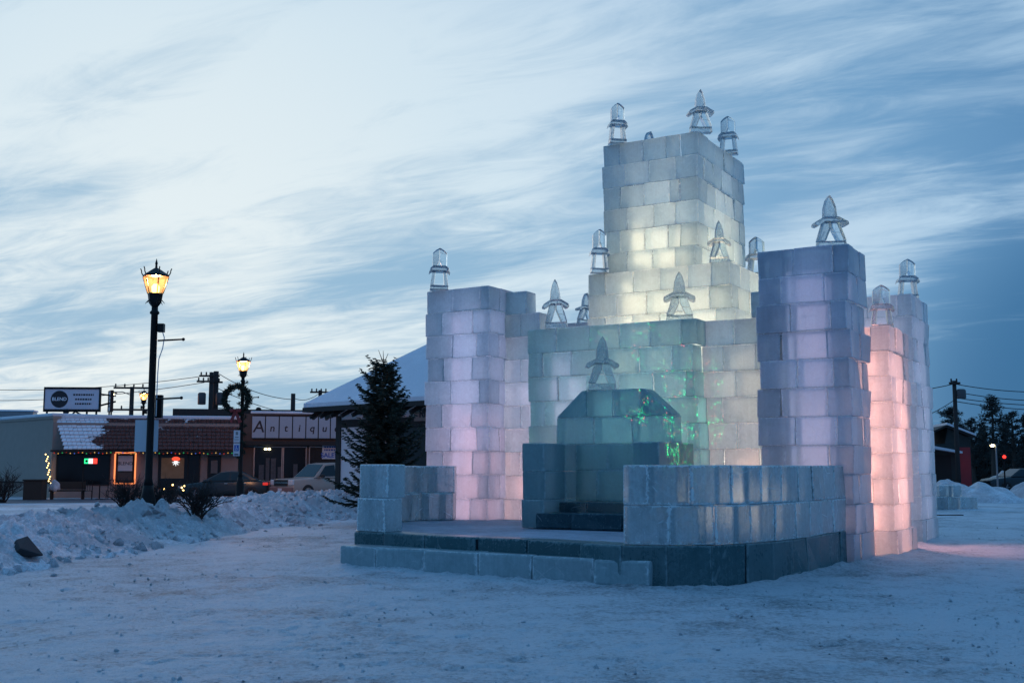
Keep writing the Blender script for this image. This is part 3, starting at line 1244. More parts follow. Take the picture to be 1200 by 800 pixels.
KT = 5.964 + 6 * .518
spire('h', 514, 23.3, 11 * .486, .93, .1, 'tall clear ice spire alone on the pale lavender tower')
spire('w', 652, 22.15, 9 * .487, 1.0, .05, 'winged clear ice spire on the left end of the front wall')
spire('w', 686, 28.3, 11 * H, .82, .5, 'small ice spire on the rear tower, half hidden beside the keep')
spire('w', 705, 20.3, PH + 2.45, 1.02, .0, 'dim green ice spire standing on the backrest of the throne')
spire('h', 703, 24.72, 12 * .497, .98, .1, 'clear spire with pointed head on the left ledge of the keep')
spire('w', 797, 21.1, 9 * .487, 1.0, -.15, 'winged ice spire on the right end of the front wall, before the keep')
spire('w', 845, 23.45, 12 * .497, .92, -.3, 'winged spire on the front right corner of the lower keep ledge')
spire('h', 889, 25.2, 12 * .497, .95, -.5, 'ice spire peeking out between the keep and the dark blue tower')
spire('h', 726, 25.1, KT, .95, .15, 'square headed ice spire at the left end of the keep top')
spire('w', 826, 24.25, KT, 1.0, .1, 'topmost winged ice spire, on the front corner of the keep top')
spire('h', 859, 26.0, KT, .98, -.35, 'square headed ice spire on the right side of the keep top')
spire('w', 764, 27.4, KT, 1.03, .6, 'ice spire at the back of the keep top, only its tip showing')
spire('w', 978, 19.3, 11 * .496, .98, .05, 'frosted winged ice spire on the dark blue front tower')
spire('h', 1034, 20.9, 9 * .468, .88, -.2, 'pink tinted ice spire on the short glowing pink tower')
spire('h', 1066, 24.8, 11 * .49, .92, -.1, 'clear ice spire on the rear tower at the far right of the castle')


# lamps standing inside the hollow castle
def lamp(name, u, v, z, col, power, r=0.15, spot=None):
    d = bpy.data.lights.new(name, 'SPOT' if spot else 'POINT')
    d.energy = power
    d.color = col
    d.shadow_soft_size = r
    o = bpy.data.objects.new(name, d)
    o.location = W(u, v, z)
    if spot:
        tgt, ang, blend = spot
        o.rotation_euler = (Vector(o.location) - Vector(W(*tgt))).to_track_quat('Z', 'Y').to_euler()
        d.spot_size = R(ang)
        d.spot_blend = blend
    return link(o)


WARM, PINK, RED = (1.0, .72, .43), (1.0, .34, .24), (1.0, .36, .32)


def strip(name, u, v, z0, z1, width, face, col, power):
    """an upright strip of coloured lamps inside a tower, shining towards face (u,v)"""
    d = bpy.data.lights.new(name, 'AREA')
    d.shape = 'RECTANGLE'
    d.size = width
    d.size_y = z1 - z0
    d.energy = power
    d.color = col
    o = bpy.data.objects.new(name, d)
    o.location = W(u, v, (z0 + z1) / 2)
    f = Vector(W(*face)).normalized()
    o.rotation_euler = Matrix((f.cross(Vector((0, 0, 1))), Vector((0, 0, 1)), -f)).transposed().to_euler()
    return link(o)


strip('keep_strip', -9.5, 25.9, 3.0, 5.85, 2.2, (0, -1), WARM, 92)
strip('keep_strip', -10.6, 24.4, 3.0, 5.85, 2.6, (1, 0), WARM, 110)
strip('keep_strip', -9.87, 25.5, 6.3, 7.3, 1.3, (0, -1), WARM, 24)
strip('keep_strip', -10.5, 24.4, 6.3, 7.3, 2.0, (1, 0), WARM, 30)
strip('keep_strip', -9.87, 25.5, 7.3, 8.6, 1.3, (0, -1), (.90, .94, 1.0), 3.5)
strip('keep_strip', -10.5, 24.4, 7.3, 8.6, 2.0, (1, 0), (.90, .94, 1.0), 3.5)
lamp('keep_low_flood', -8.6, 24.4, 1.6, (1, .66, .46), 110.0, .3)
# left tower
strip('tower_strip', -12.75, 20.25, .3, 2.7, .6, (0, -1), (1.0, .48, .54), 13.5)
strip('tower_strip', -12.75, 20.25, 2.7, 5.1, .6, (0, -1), (.82, .70, .95), 7.5)
strip('tower_strip', -13.1, 20.0, .3, 4.8, .45, (1, 0), (.95, .58, .80), 11.0)
# right front tower
strip('tower_strip', -5.41, 20.0, .3, 5.1, .6, (0, -1), (.92, .68, .92), 6.5)
strip('tower_strip', -5.78, 19.78, .3, 5.1, .4, (1, 0), (.80, .70, .96), 4.5)
# pink tower
strip('pink_strip', -5.2, 22.3, .3, 4.0, .7, (0, -1), PINK, 100)
strip('pink_strip', -5.6, 21.88, .3, 4.0, .7, (1, 0), PINK, 78)
# rear tower
strip('rear_strip', -5.5, 26.5, .3, 5.1, .7, (0, -1), (1, .66, .78), 20.0)
strip('rear_strip', -5.85, 26.0, .3, 5.1, .7, (1, 0), (.95, .70, .86), 18.0)
# court between the front wall, its wings and the keep
lamp('court_flood', -11.5, 21.3, 1.2, (1, .40, .36), 105.0, .8)
lamp('court_flood', -11.4, 21.3, 3.2, (.95, .66, .85), 45.0, .8)
lamp('court_flood', -6.8, 21.4, 1.2, (1, .45, .30), 80.0, .8)
lamp('court_flood', -6.9, 21.4, 3.2, (1, .66, .42), 42.0, .8)
lamp('court_flood', -9.2, 21.2, 2.4, (.50, 1.0, .84), 36.0, .8)
lamp('parapet_lamp', -6.0, 17.7, 1.0, (1.0, .66, .42), 9, .45)
lamp('gap_flood', -5.9, 23.9, 2.2, RED, 420, .45, spot=((-.5, 22.8, 0), 110, 1.0))

# laser projector behind the right parapet: green and red dots on throne and wall
ld = bpy.data.lights.new('laser_projector', 'SPOT')
ld.energy = 1500.0
ld.shadow_soft_size = 0.002
ld.spot_size = R(38)
ld.spot_blend = 0.25
ld.use_nodes = True
t = NT(ld.node_tree)
em = t.n['Emission']
nrm = t.node('ShaderNodeTexCoord').outputs['Normal']
vo = t.node('ShaderNodeTexVoronoi')
t.put(vo.inputs['Vector'], nrm)
vo.inputs['Scale'].default_value = 105.0
dot = t.math('LESS_THAN', vo.outputs['Distance'], 0.36)
keep_ = t.math('GREATER_THAN', t.noise(nrm, 16.0, 5.0, .75), 0.50)
pick = t.node('ShaderNodeSeparateColor')
t.put(pick.inputs[0], vo.outputs['Color'])
colr = t.mix(t.math('GREATER_THAN', pick.outputs[0], 0.72), (.02, 1.0, .25, 1), (1.0, .12, .10, 1))
t.put(em.inputs['Color'], colr)
t.put(em.inputs['Strength'], t.math('MULTIPLY', t.math('MULTIPLY', dot, keep_), t.math('MULTIPLY', t.math('POWER', pick.outputs[1], 2.0), 3.6)))
lo = bpy.data.objects.new('laser_projector', ld)
lo.location = W(-6.0, 16.4, 1.52)
lo.rotation_euler = (Vector(lo.location) - Vector(W(-7.95, 19.1, 2.6))).to_track_quat('Z', 'Y').to_euler()
link(lo)


# ------------------------------------------------------------------ street lamps
def street_lamp(px, depth, label, hgt=6.45, arms=True, garland=False):
    x, y = at(px, depth)
    o = thing('street_lamp', label, 'street lamp', (x, y, 0), 0, 'black lantern street lamps')
    MB().lathe([(.26, 0), (.26, .12), (.20, .2), (.17, .9), (.13, 1.05), (.115, 1.2)], n=16).build('base', M['black'], o, True)
    zt = hgt - 1.05
    MB().lathe([(.115, 1.2), (.085, 1.35), (.078, zt - .2), (.11, zt - .18), (.11, zt - .14), (.075, zt - .1), (.075, zt)], n=16).build('post', M['black'], o, True)
    # lantern: cup, six glass panes flaring upward, spiked crown
    MB().lathe([(.09, zt), (.15, zt + .08), (.185, zt + .30), (.17, zt + .302)], n=6).build('lantern_cup', M['black'], o)
    gl = MB()
    gl.lathe([(.18, zt + .30), (.30, zt + .70)], n=6, cap=False)
    lg = gl.build('lantern_glass', M['lantern'], o)
    MB().lathe([(.04, zt + .31), (.09, zt + .35), (.10, zt + .46), (.05, zt + .53)], n=10).build('bulb', M['g_warm'], lg, True)
    fr = MB()
    for i in range(6):
        a = 2 * math.pi * i / 6
        ca, sa = math.cos(a), math.sin(a)
        fr.tube((.185 * ca, .185 * sa, zt + .30), (.305 * ca, .305 * sa, zt + .70), .012, .014, 6)
        fr.tube((.16 * ca, .16 * sa, zt + .14), (.23 * ca, .23 * sa, zt + .06), .012, .006, 6)
    fr.build('lantern_frame', M['black'], o)
    cr = MB().lathe([(.31, zt + .70), (.315, zt + .74), (.22, zt + .80), (.10, zt + .88), (.03, zt + .92), (.025, zt + 1.0), (.035, zt + 1.02), (.004, zt + 1.14)], n=6).build('crown', M['black'], o)
    for i in range(6):
        fn = MB()
        a = 2 * math.pi * i / 6
        ca, sa = math.cos(a), math.sin(a)
        fn.path([(.30 * ca, .30 * sa, zt + .72), (.345 * ca, .345 * sa, zt + .80), (.345 * ca, .345 * sa, zt + .84), (.37 * ca, .37 * sa, zt + .90)], .013, 6)
        fn.build('finial', M['black'], cr)
    if arms:
        for za in ((zt - .82, zt - 2.2) if not garland else (zt - .9, zt - 3.05)):
            s_ = MB().tube((.1, 0, za), (.68, 0, za + .03), .022, .02, 8)
            s_.ball((.70, 0, za + .03), .04)
            s_.build('banner_arm', M['black'], o)
    if not garland:
        MB().bx(.10, .24, -.07, .07, zt - .62, zt - .42).build('junction_box', M['black'], o)
        MB().path([(.2, 0, zt - .6), (.25, 0, zt - .75), (.22, 0, zt - 1.0), (.14, 0, zt - 1.25), (.125, 0, zt - 1.6), (.12, 0, zt - 2.6)], .012).build('cable', M['white_panel'], o)
    d = bpy.data.lights.new('lantern_light', 'POINT')
    d.energy = 300 if not garland else 900
    d.color = (1.0, .52, .38)
    d.shadow_soft_size = .07
    lo_ = bpy.data.objects.new('lantern_light', d)
    lo_.location = (0, 0, zt + .61)
    link(lo_, o)
    return o


l1 = street_lamp(180, 26.0, 'near black street lamp with lit lantern and two bare banner arms')
l2 = street_lamp(286, 49.0, 'lit street lamp wrapped in garland with a wreath and parking signs', 6.62, True, True)
l3 = street_lamp(171, 74.0, 'distant lit street lamp seen just beside the near lamp post', 6.85, False, False)

# back of a traffic sign on the near lamp post
mb = MB()
xs, ys = at(174, 26.2)
sg = thing('traffic_sign', 'pale back of a square traffic sign behind the near lamp post', 'sign', (xs, ys + .12, 0))
z0, z1 = zat(529, 26.4), zat(492, 26.4)
MB().bx(-.28, .27, .0, .012, z0, z1).build('sign_plate', M['white_panel'], sg)
MB().box((0, .03, (z0 + z1) / 2), (.05, .03, z1 - z0 + .1)).build('bracket', M['black'], sg)
sg2 = thing('speaker_box', 'dark box high on the near lamp post beside the lit lantern behind', 'box', (xs + .27, ys + .1, 0))
MB().bx(-.07, .09, -.08, .06, zat(490, 26.4), zat(463, 26.4)).build('housing', M['black'], sg2, bevel=.01)

# garland, wreath and parking signs on the second lamp
x2, y2 = at(286, 49.0)


def sprig(mb_, p, n, ln, r, outd=None):
    for _ in range(n):
        d = Vector((rng.gauss(0, 1), rng.gauss(0, 1), rng.gauss(0, 1))).normalized()
        if outd is not None:
            d = (d + outd * .6).normalized()
        q = d.to_track_quat('Z', 'Y')
        a = Vector(p)
        w_ = r
        s1, s2 = q @ Vector((w_, 0, 0)), q @ Vector((0, w_, 0))
        tip = a + d * ln * rng.uniform(.6, 1.2)
        mb_.add([tuple(a - s1), tuple(a + s1), tuple(tip)], [(0, 1, 2)])
        mb_.add([tuple(a - s2), tuple(a + s2), tuple(tip)], [(0, 1, 2)])


gar = MB()
for k in range(240):
    z = 5.4 - k / 240 * 3.4
    a = k * .23
    sprig(gar, (.17 * math.cos(a), .17 * math.sin(a), z), 4, .13, .014)
gl_ = thing('garland', 'dark evergreen garland wound round the second lamp post', 'garland', (x2, y2, 0))
gar.build('foliage', M['needle'], gl_, fix=False)
wr = thing('wreath', 'large evergreen wreath with red bow hung on the second lamp post', 'wreath', (x2 - .2, y2 - .22, zat(468, 49)))
wm = MB()
for k in range(900):
    a = k * 2.399
    rr = .50 + rng.gauss(0, .055)
    p = (rr * math.cos(a), rng.gauss(0, .09), rr * math.sin(a) * 1.08)
    sprig(wm, p, 3, .17, .020, Vector((math.cos(a), 0, math.sin(a))))
wm.build('foliage', M['needle'], wr, fix=False)
bw = MB()
bw.ball((-.14, -.2, -.50), .13, 8, 6, .7)
bw.ball((.14, -.2, -.50), .13, 8, 6, .7)
bw.ball((0, -.22, -.50), .06)
bw.prism([(-.05, -.5), (.05, -.5), (-.10, -1.05), (-.24, -1.0)], -.22, -.19)
bw.prism([(-.05, -.5), (.05, -.5), (.30, -1.0), (.16, -1.08)], -.23, -.20)
bw.build('bow', M['ribbon'], wr)

sx_, sy_ = at(282, 48.8)
for nm, lab, y0_, y1_ in (('upper', 'small white regulation sign above the blue parking sign', 518, 504), ('lower', 'white parking sign with blue wheelchair symbol on the garlanded lamp post', 534, 519)):
    s = thing('parking_sign', lab, 'sign', (sx_, sy_ - .2, 0), 0, 'parking signs on the second lamp post')
    za, zb = zat(y0_, 48.6), zat(y1_, 48.6)
    MB().bx(-.14, .14, -.006, .006, za, zb).build('sign_plate', M['white_panel'], s)
    if nm == 'lower':
        zc_ = za + (zb - za) * .6
        MB().bx(-.10, .10, -.012, -.008, zc_ - .12, zc_ + .14).build('emblem_ground', M['ink_blue'], s)
        e = MB()
        e.ball((-.01, -.016, zc_ + .10), .018)
        e.box((-.01, -.016, zc_ + .03), (.022, .006, .09))
        e.box((.025, -.016, zc_ - .015), (.07, .006, .02))
        e.lathe([(.05, -.003), (.05, .003), (.038, .003), (.038, -.003), (.05, -.003)], (0, 0, 0), 14, cap=False)
        n_ = 14 * 5
        for i in range(len(e.v) - n_, len(e.v)):
            vx, vy, vz = e.v[i]
            e.v[i] = (vx - .005, -.016 + vz, zc_ - .05 + vy)
        e.build('emblem', M['ink_white'], s)
        MB().bx(-.09, .09, -.010, -.007, za + .04, za + .09).build('legend', M['ink'], s)
    else:
        lg = MB()
        lg.bx(-.10, .10, -.010, -.007, za + .10, za + .13)
        lg.bx(-.08, .08, -.010, -.007, za + .20, za + .24)
        lg.bx(-.05, .05, -.010, -.007, za + .32, za + .46)
        lg.build('legend', M['alu'], s)

# ------------------------------------------------------------------ buildings at the left
FD = math.atan2(2.0, 9.3)
cx0, cy0 = at(67, 60.0)
FX = Vector((math.cos(FD), math.sin(FD), 0))


def fx(px):
    """distance along the shop front line for a photo column"""
    k = (px - 600.0) / F_PX / math.cos(PITCH)
    # (cx0 + s*cos) = k*(cy0 + s*sin)
    return (k * cy0 - cx0) / (math.cos(FD) - k * math.sin(FD))


def fz(py, px):
    s = fx(px)
    return zat(py, cy0 + s * math.sin(FD))


# grey side building
gx0, gy0 = at(-60, 71.5)
g_ = thing('commercial_building', 'plain grey building with flat snowy roof left of the cafe', 'building', (cx0 - .05, cy0 + .1, 0), math.atan2(gy0 - cy0, gx0 - cx0))
L_ = math.hypot(gx0 - cx0, gy0 - cy0)
zt_ = 4.25
MB().bx(0, L_, -8, 0, 0, zt_).build('wall', M['grey_wall'], g_)
MB().bx(-.05, L_, -8.05, .06, zt_, zt_ + .12).build('roof_edge', M['grey_wall'], g_)
MB().bx(-.1, L_, -8.0, .12, zt_ + .122, zt_ + .30).build('roof_snow', M['roof_snow'], g_, bevel=.06)
MB().bx(0.0, L_, .0, .03, .75, .85).build('base_band', M['dk_trim'], g_)
hv = thing('rooftop_unit', 'boxy vent unit on the flat roof of the grey building', 'vent unit', (*at(24, 70), zt_ + .3), .2)
MB().bx(-1.1, 1.1, -.6, .6, 0, .55).build('housing', M['alu'], hv, bevel=.05)
MB().bx(-1.15, 1.15, -.65, .65, .552, .66).build('snow_cap', M['roof_snow'], hv, bevel=.04)

# cafe
cf = thing('cafe_building', 'low cafe with tiled mansard roof patched with snow', 'building', (cx0, cy0, 0), FD)
CW = fx(283)
ze, zr = fz(526, 150), fz(488, 150)
MB().bx(0, CW, 0, 9, 0, zr - .35).build('wall', M['tan_wall'], cf)
mb = MB()
NR = 9
xl0, xl1 = .05, .85
for k in range(NR):                                  # lapped courses of tiles, from ridge to eave
    a, b = k / NR, (k + 1) / NR
    ya, yb = .45 - 1.5 * a, .45 - 1.5 * b
    za, zb = zr - (zr - ze) * a, zr - (zr - ze) * b
    la, lb = xl0 + (xl1 - xl0) * a, xl0 + (xl1 - xl0) * b
    nt = 40
    for q in range(nt):
        xa0, xa1 = la + (CW + .2 - la) * q / nt, la + (CW + .2 - la) * (q + 1) / nt
        dz_ = rng.uniform(-.012, .012)
        v8 = [(xa0 + .01, ya, za - .02 + dz_), (xa1 - .01, ya, za - .02 + dz_), (xa1 - .01, yb - .05, zb + .03 + dz_), (xa0 + .01, yb - .05, zb + .03 + dz_),
              (xa0 + .01, ya, za - .07 + dz_), (xa1 - .01, ya, za - .07 + dz_), (xa1 - .01, yb - .05, zb - .03 + dz_), (xa0 + .01, yb - .05, zb - .03 + dz_)]
        mb.add(v8, [(0, 3, 2, 1), (4, 5, 6, 7), (0, 1, 5, 4), (1, 2, 6, 5), (2, 3, 7, 6), (3, 0, 4, 7)])
mb.build('roof', M['tiles'], cf)
MB().bx(.1, CW + .2, -1.05, 0, ze - .16, ze - .07).build('soffit', M['dk_trim'], cf)
MB().bx(.0, CW + .2, .3, 9, zr - .1, zr + .10).build('roof_snow', M['roof_snow'], cf, bevel=.05)


def window(parent, px0, px1, py0, py1, y=-.02, fr=M['dk_trim'], mull=(), name='window', gm=None):
    xa, xb = fx(px0), fx(px1)
    pm = (px0 + px1) / 2
    za, zb = fz(py1, pm), fz(py0, pm)
    m_ = MB()
    m_.bx(xa - .06, xb + .06, y - .04, y + .02, za - .06, za)
    m_.bx(xa - .06, xb + .06, y - .04, y + .02, zb, zb + .06)
    m_.bx(xa - .06, xa, y - .038, y + .02, za, zb)
    m_.bx(xb, xb + .06, y - .038, y + .02, za, zb)
    for q in mull:
        xm = xa + (xb - xa) * q
        m_.bx(xm - .03, xm + .03, y - .036, y + .02, za, zb)
    w_ = m_.build(name, fr, parent)
    MB().bx(xa, xb, y - .006, y + .004, za, zb).build('pane', gm or M['win'], w_)
    return w_, xa, xb, za, zb


w1, xa, xb, za, zb = window(cf, 74, 134, 533, 567, mull=(.5,))
w2, xc, xd, zc1, zd1 = window(cf, 192, 238, 533, 571, mull=(.72,))
MB().bx(xc + .1, xc + (xd - xc) * .62, -.034, -.028, zc1 + .5, zd1 - .15).build('lit_interior', mat('dim_lit_room', (.12, .09, .07), .8, scale=2.5, var=.6, emit=(1, .55, .25), estr=.03), w2)
dr, a_, b_, c_, d_ = window(cf, 249, 262, 535, 583, name='door')
MB().bx(a_ + .12, b_ - .12, -.034, -.028, d_ - .9, d_ - .2).build('door_light', mat('door_glass', (.12, .11, .11), .3), dr)
MB().box((b_ - .08, -.07, c_ + 1.0), (.03, .04, .2)).build('handle', M['alu'], dr)
# coloured lamps in the windows
m_ = thing('window_sign', 'lit green white and red sign in the dark cafe window', 'sign', (cx0, cy0, 0), FD)
q0, q1 = fx(105), fx(120)
sz0, sz1 = fz(543, 112), fz(537, 112)
for i, mm in enumerate(('g_green', 'g_white', 'g_red')):
    MB().bx(q0 + (q1 - q0) * i / 3, q0 + (q1 - q0) * (i + 1) / 3 - .004, -.06, -.05, sz0, sz1).build('light_panel', M[mm], m_)
bl = MB()
bl.ball((q0 + .12, -.065, (sz0 + sz1) / 2), .07)
bl.build('dark_mark', M['ink'], m_)
orn = thing('window_ornament', 'red and white lit ornament hanging in the cafe window', 'ornament', (cx0, cy0, 0), FD)
xo = fx(211)
MB().ball((xo, -.06, fz(537.5, 211)), .22, 12, 8, .55).build('red_dome', glow('dim_red_glow', (1, .10, .05), 1.2), orn)
st = MB()
zs = fz(541.5, 211)
for i in range(8):
    a = i * math.pi / 4
    st.tube((xo, -.08, zs), (xo + .2 * math.cos(a), -.08, zs + .2 * math.sin(a)), .035, .01, 5)
st.build('white_star', M['g_white'], orn)

# framed menu board with a rope of orange lights
pb = thing('poster_case', 'framed poster outlined by an orange light rope on the cafe wall', 'poster', (cx0, cy0, 0), FD)
p0, p1, pz0, pz1 = fx(142), fx(163), fz(565, 152), fz(531.5, 152)
MB().bx(p0, p1, -.06, -.003, pz0, pz1).build('case', M['dk_trim'], pb)
MB().bx(p0 + .1, p1 - .1, -.07, -.062, pz0 + (pz1 - pz0) * .40, pz1 - .1).build('poster', M['cream'], pb)
text('lettering', 'BLEND', .26, ((p0 + p1) / 2, -.078, pz0 + (pz1 - pz0) * .66), (math.pi / 2, 0, 0), M['ink'], pb)
MB().bx(p0 + .1, p1 - .1, -.07, -.062, pz0 + .12, pz0 + (pz1 - pz0) * .36).build('lower_panel', M['brown_wall'], pb)
rp = MB()
e_ = .06
rp.path([(p0 - e_, -.08, pz0 - e_), (p1 + e_, -.08, pz0 - e_), (p1 + e_, -.08, pz1 + e_), (p0 - e_, -.08, pz1 + e_), (p0 - e_, -.08, pz0 - e_)], .04, 6)
rp.build('light_rope', M['g_orange'], pb)


def fairy(name, label, pts, mats, parent_loc, rz, r=.05, every=1):
    o = thing(name, label, 'string lights', parent_loc, rz)
    MB().path(pts, .012, 4).build('cord', M['rubber'], o)
    for i, p in enumerate(pts):
        MB().ball((p[0], p[1] - .02, p[2] - r), r, 6, 5).build('bulb', mats[i % len(mats)], o)
    return o


dim = [glow('tiny_' + n, c, s_) for n, c, s_ in (('red', (1, .06, .04), .6), ('amber', (1, .5, .1), .8), ('green', (.05, .8, .25), .5), ('red_dim', (1, .1, .05), .25), ('amber2', (1, .6, .2), .8), ('blue', (.1, .2, 1), .6))]
pts = [(fx(74 + i * 4.6), -1.06, ze - .20 - .03 * math.sin(i * 1.7)) for i in range(46)]
fairy('string_lights', 'row of small coloured bulbs under the cafe eave', pts, dim, (cx0, cy0, 0), FD, .03)
pts = [(-.10 + .30 * (1 - k / 17) + .06 * math.sin(k * 2.1), -.14, .35 + k * .118) for k in range(18)]
fairy('string_lights', 'warm white fairy lights climbing the corner of the cafe', pts, [M['g_string']], (cx0 - .1, cy0 - .1, 0), FD, .034)


def billboard(px0, px1, py0, py1, depth, name, label, rz, parts):
    pass


bd = 64.0
bxc, byc = at(88, bd)
sgn = thing('roof_sign', 'wide framed cafe sign with round black emblem on the roof', 'sign', (bxc, byc, 0), R(4))
hw = 31.0 / F_PX * bd
sz0, sz1 = zat(479.5, bd), zat(456, bd)
MB().bx(-hw, hw, -.1, .1, sz0, sz1).build('sign_face', M['sign_white'], sgn)
fr = MB()
fr.bx(-hw - .06, hw + .06, -.14, .14, sz1, sz1 + .12)
fr.bx(-hw - .06, hw + .06, -.14, .14, sz0 - .14, sz0)
fr.bx(-hw - .06, -hw, -.138, .138, sz0, sz1)
fr.bx(hw, hw + .06, -.138, .138, sz0, sz1)
fr.build('frame', M['black'], sgn)
zm = (sz0 + sz1) / 2
em_ = MB()
rad = (sz1 - sz0) * .42
em_.add([(-hw * .46 + rad * math.cos(i * math.pi / 16), y_, zm + rad * math.sin(i * math.pi / 16)) for y_ in (-.11, -.103) for i in range(32)],
        [tuple(range(32)), tuple(reversed(range(32, 64)))] + [(i, (i + 1) % 32, 32 + (i + 1) % 32, 32 + i) for i in range(32)])
em_.build('emblem', M['ink'], sgn)
text('lettering', 'BLEND', .27, (-hw * .46, -.118, zm), (math.pi / 2, 0, 0), M['ink_white'], sgn, .003, offset=.004)
ln_ = MB()
for j, hh in enumerate((.26, .0, -.26)):
    xw = (.58, .46, .46)[j]
    x = hw * .42 - xw
    while x < hw * .42 + xw:
        ww = rng.uniform(.06, .13)
        ln_.bx(x, min(x + ww, hw * .42 + xw), -.108, -.102, zm + hh - .05, zm + hh + .05)
        x += ww + .035
ln_.build('fine_print', M['ink'], sgn)
lg = MB()
for xx in (-hw * .92, hw * .55, hw * .9):
    lg.tube((xx, 0, 4.0), (xx, 0, sz0 - .1), .06, .06, 6)
lg.tube((-hw * .4, .5, 4.1), (hw * .1, .1, sz0 - .1), .05, .05, 6)
lg.tube((hw * .1, .1, sz0 - .12), (hw * .8, .6, 4.2), .05, .05, 6)
lg.tube((hw, .3, sz0 + .9), (hw + .75, .6, sz0 + .82), .05, .05, 6)
lg.tube((hw, .3, sz0 + .25), (hw + .75, .6, sz0 + .5), .06, .06, 6)
lg.tube((-hw * .92, 0, 4.35), (hw * .9, 0, 4.35), .04, .04, 6)
lg.build('support_frame', M['black'], sgn)
fl2 = MB()
fl2.tube((-hw * .1, -.6, 4.3), (-hw * .05, -.75, 4.75), .03, .03, 6)
fl2.box((-hw * .06, -.75, 4.8), (.28, .2, .2), rx=.4)
fl2.build('floodlight', M['black'], sgn)
s2x, s2y = at(132.5, 64.6)
sg3 = thing('roof_sign', 'narrow side sign seen edge on beside the wide roof sign', 'sign', (s2x, s2y, 0), R(-62))
za_, zb_ = zat(481, 64.6), zat(459, 64.6)
MB().bx(-.45, .45, -.06, .06, za_, zb_).build('sign_face', M['sign_white'], sg3)
fr = MB()
fr.bx(-.5, .5, -.09, .09, zb_, zb_ + .07)
fr.bx(-.5, .5, -.09, .09, za_ - .07, za_)
fr.bx(-.5, -.45, -.088, .088, za_, zb_)
fr.bx(.45, .5, -.088, .088, za_, zb_)
fr.tube((-.4, 0, 4.0), (-.4, 0, za_ - .05), .05, .05, 6)
fr.tube((.4, 0, 4.0), (.4, 0, za_ - .05), .05, .05, 6)
fr.build('frame', M['black'], sg3)
ln_ = MB()
for j in range(4):
    ln_.bx(-.05, .38, -.07, -.062, za_ + .2 + j * .2, za_ + .28 + j * .2)
ln_.bx(-.38, -.2, -.07, -.062, za_ + .2, zb_ - .15)
ln_.build('fine_print', M['ink'], sg3)

# antiques shop
ax0, ax1 = fx(284), fx(470)
an = thing('antiques_shop', 'flat roofed brown antiques shop with big lettered panels over its windows', 'building', (cx0, cy0, 0), FD)
zat_ = fz(485, 330)
MB().bx(ax0, ax1, .12, 10, 0, zat_).build('wall', M['brown_wall'], an)
MB().bx(fx(194), ax1, 6.0, 10, zat_ - 1.0, zat_ + .55).build('rear_wall', M['dk_trim'], an)
MB().bx(fx(296), ax1, -.06, 1.0, zat_ + .005, zat_ + .16).build('roof_snow', M['roof_snow'], an, bevel=.06)
sm = MB().bx(fx(299), fx(410), -.02, .11, fz(514.5, 330), fz(486.5, 330)).build('sign_board', M['dk_trim'], an)
pz0, pz1 = fz(513, 330), fz(488, 330)
edges_ = [297.5, 313.5, 329.5, 345, 360.5, 375, 389, 403, 417]
for i, chx in enumerate("Antiques"):
    a, b = fx(edges_[i]) + .03, fx(edges_[i + 1]) - .03
    pn = MB().bx(a, b, -.06, -.025, pz0, pz1).build('letter_panel', M['letter_panel'], an)
    text('letter', chx, 0.92 if i == 0 else .56, ((a + b) / 2, -.066, (pz0 + pz1) / 2 - (.0 if i == 0 else .06)), (math.pi / 2, 0, 0), M['ink'], pn, .003, offset=.008, shear=.12)
window(an, 302, 333, 524, 563, y=.09, fr=M['alu'])
window(an, 336, 361, 524, 563, y=.09, fr=M['alu'])
window(an, 366, 398, 524, 563, y=.09, fr=M['alu'])
dz1 = fz(519, 335)
MB().bx(ax0, ax1, -.5, .11, dz1 - .12, dz1 + .1).build('awning', M['dk_trim'], an)
for k, pxl in enumerate((307, 315, 321, 329, 347)):       # dim goods behind the glass
    MB().bx(fx(pxl), fx(pxl) + rng.uniform(.2, .4), .055, .075, fz(563, 320), fz(563, 320) + rng.uniform(.7, 1.3)).build('window_display', mat('dim_goods', (.06, .06, .065), .6, var=.6, scale=8), an)
for pxl in (314.5, 318.5):
    MB().ball((fx(pxl), .02, fz(526, 316)), .085, 8, 6, .6).build('ceiling_lamp', M['g_pale'], an)
sp_ = thing('sale_poster', 'white sale poster in the right window of the antiques shop', 'poster', (cx0, cy0, 0), FD)
a, b, c, d = fx(380), fx(397), fz(537.5, 388), fz(518.5, 388)
MB().bx(a, b, .03, .045, c, d).build('sheet', M['white_panel'], sp_)
text('lettering', 'SALE!', .36, ((a + b) / 2 - .05, .022, c + .2), (math.pi / 2, 0, 0), M['ink_blue'], sp_, .003, offset=.008)
ln_ = MB()
for j in range(3):
    x = a + .12
    while x < b - .15:
        ww = rng.uniform(.06, .12)
        ln_.bx(x, x + ww, .02, .028, d - .13 - j * .16, d - .04 - j * .16)
        x += ww + .04
ln_.build('fine_print', M['ink_blue'], sp_)
ch = thing('roof_vent', 'dark round topped vent on the antiques shop roof', 'vent', (*at(305, 66), zat_), 0)
MB().lathe([(.16, 0), (.16, .42), (.18, .44), (.12, .55), (.02, .58)], n=12).build('pipe', M['dk_trim'], ch, True)

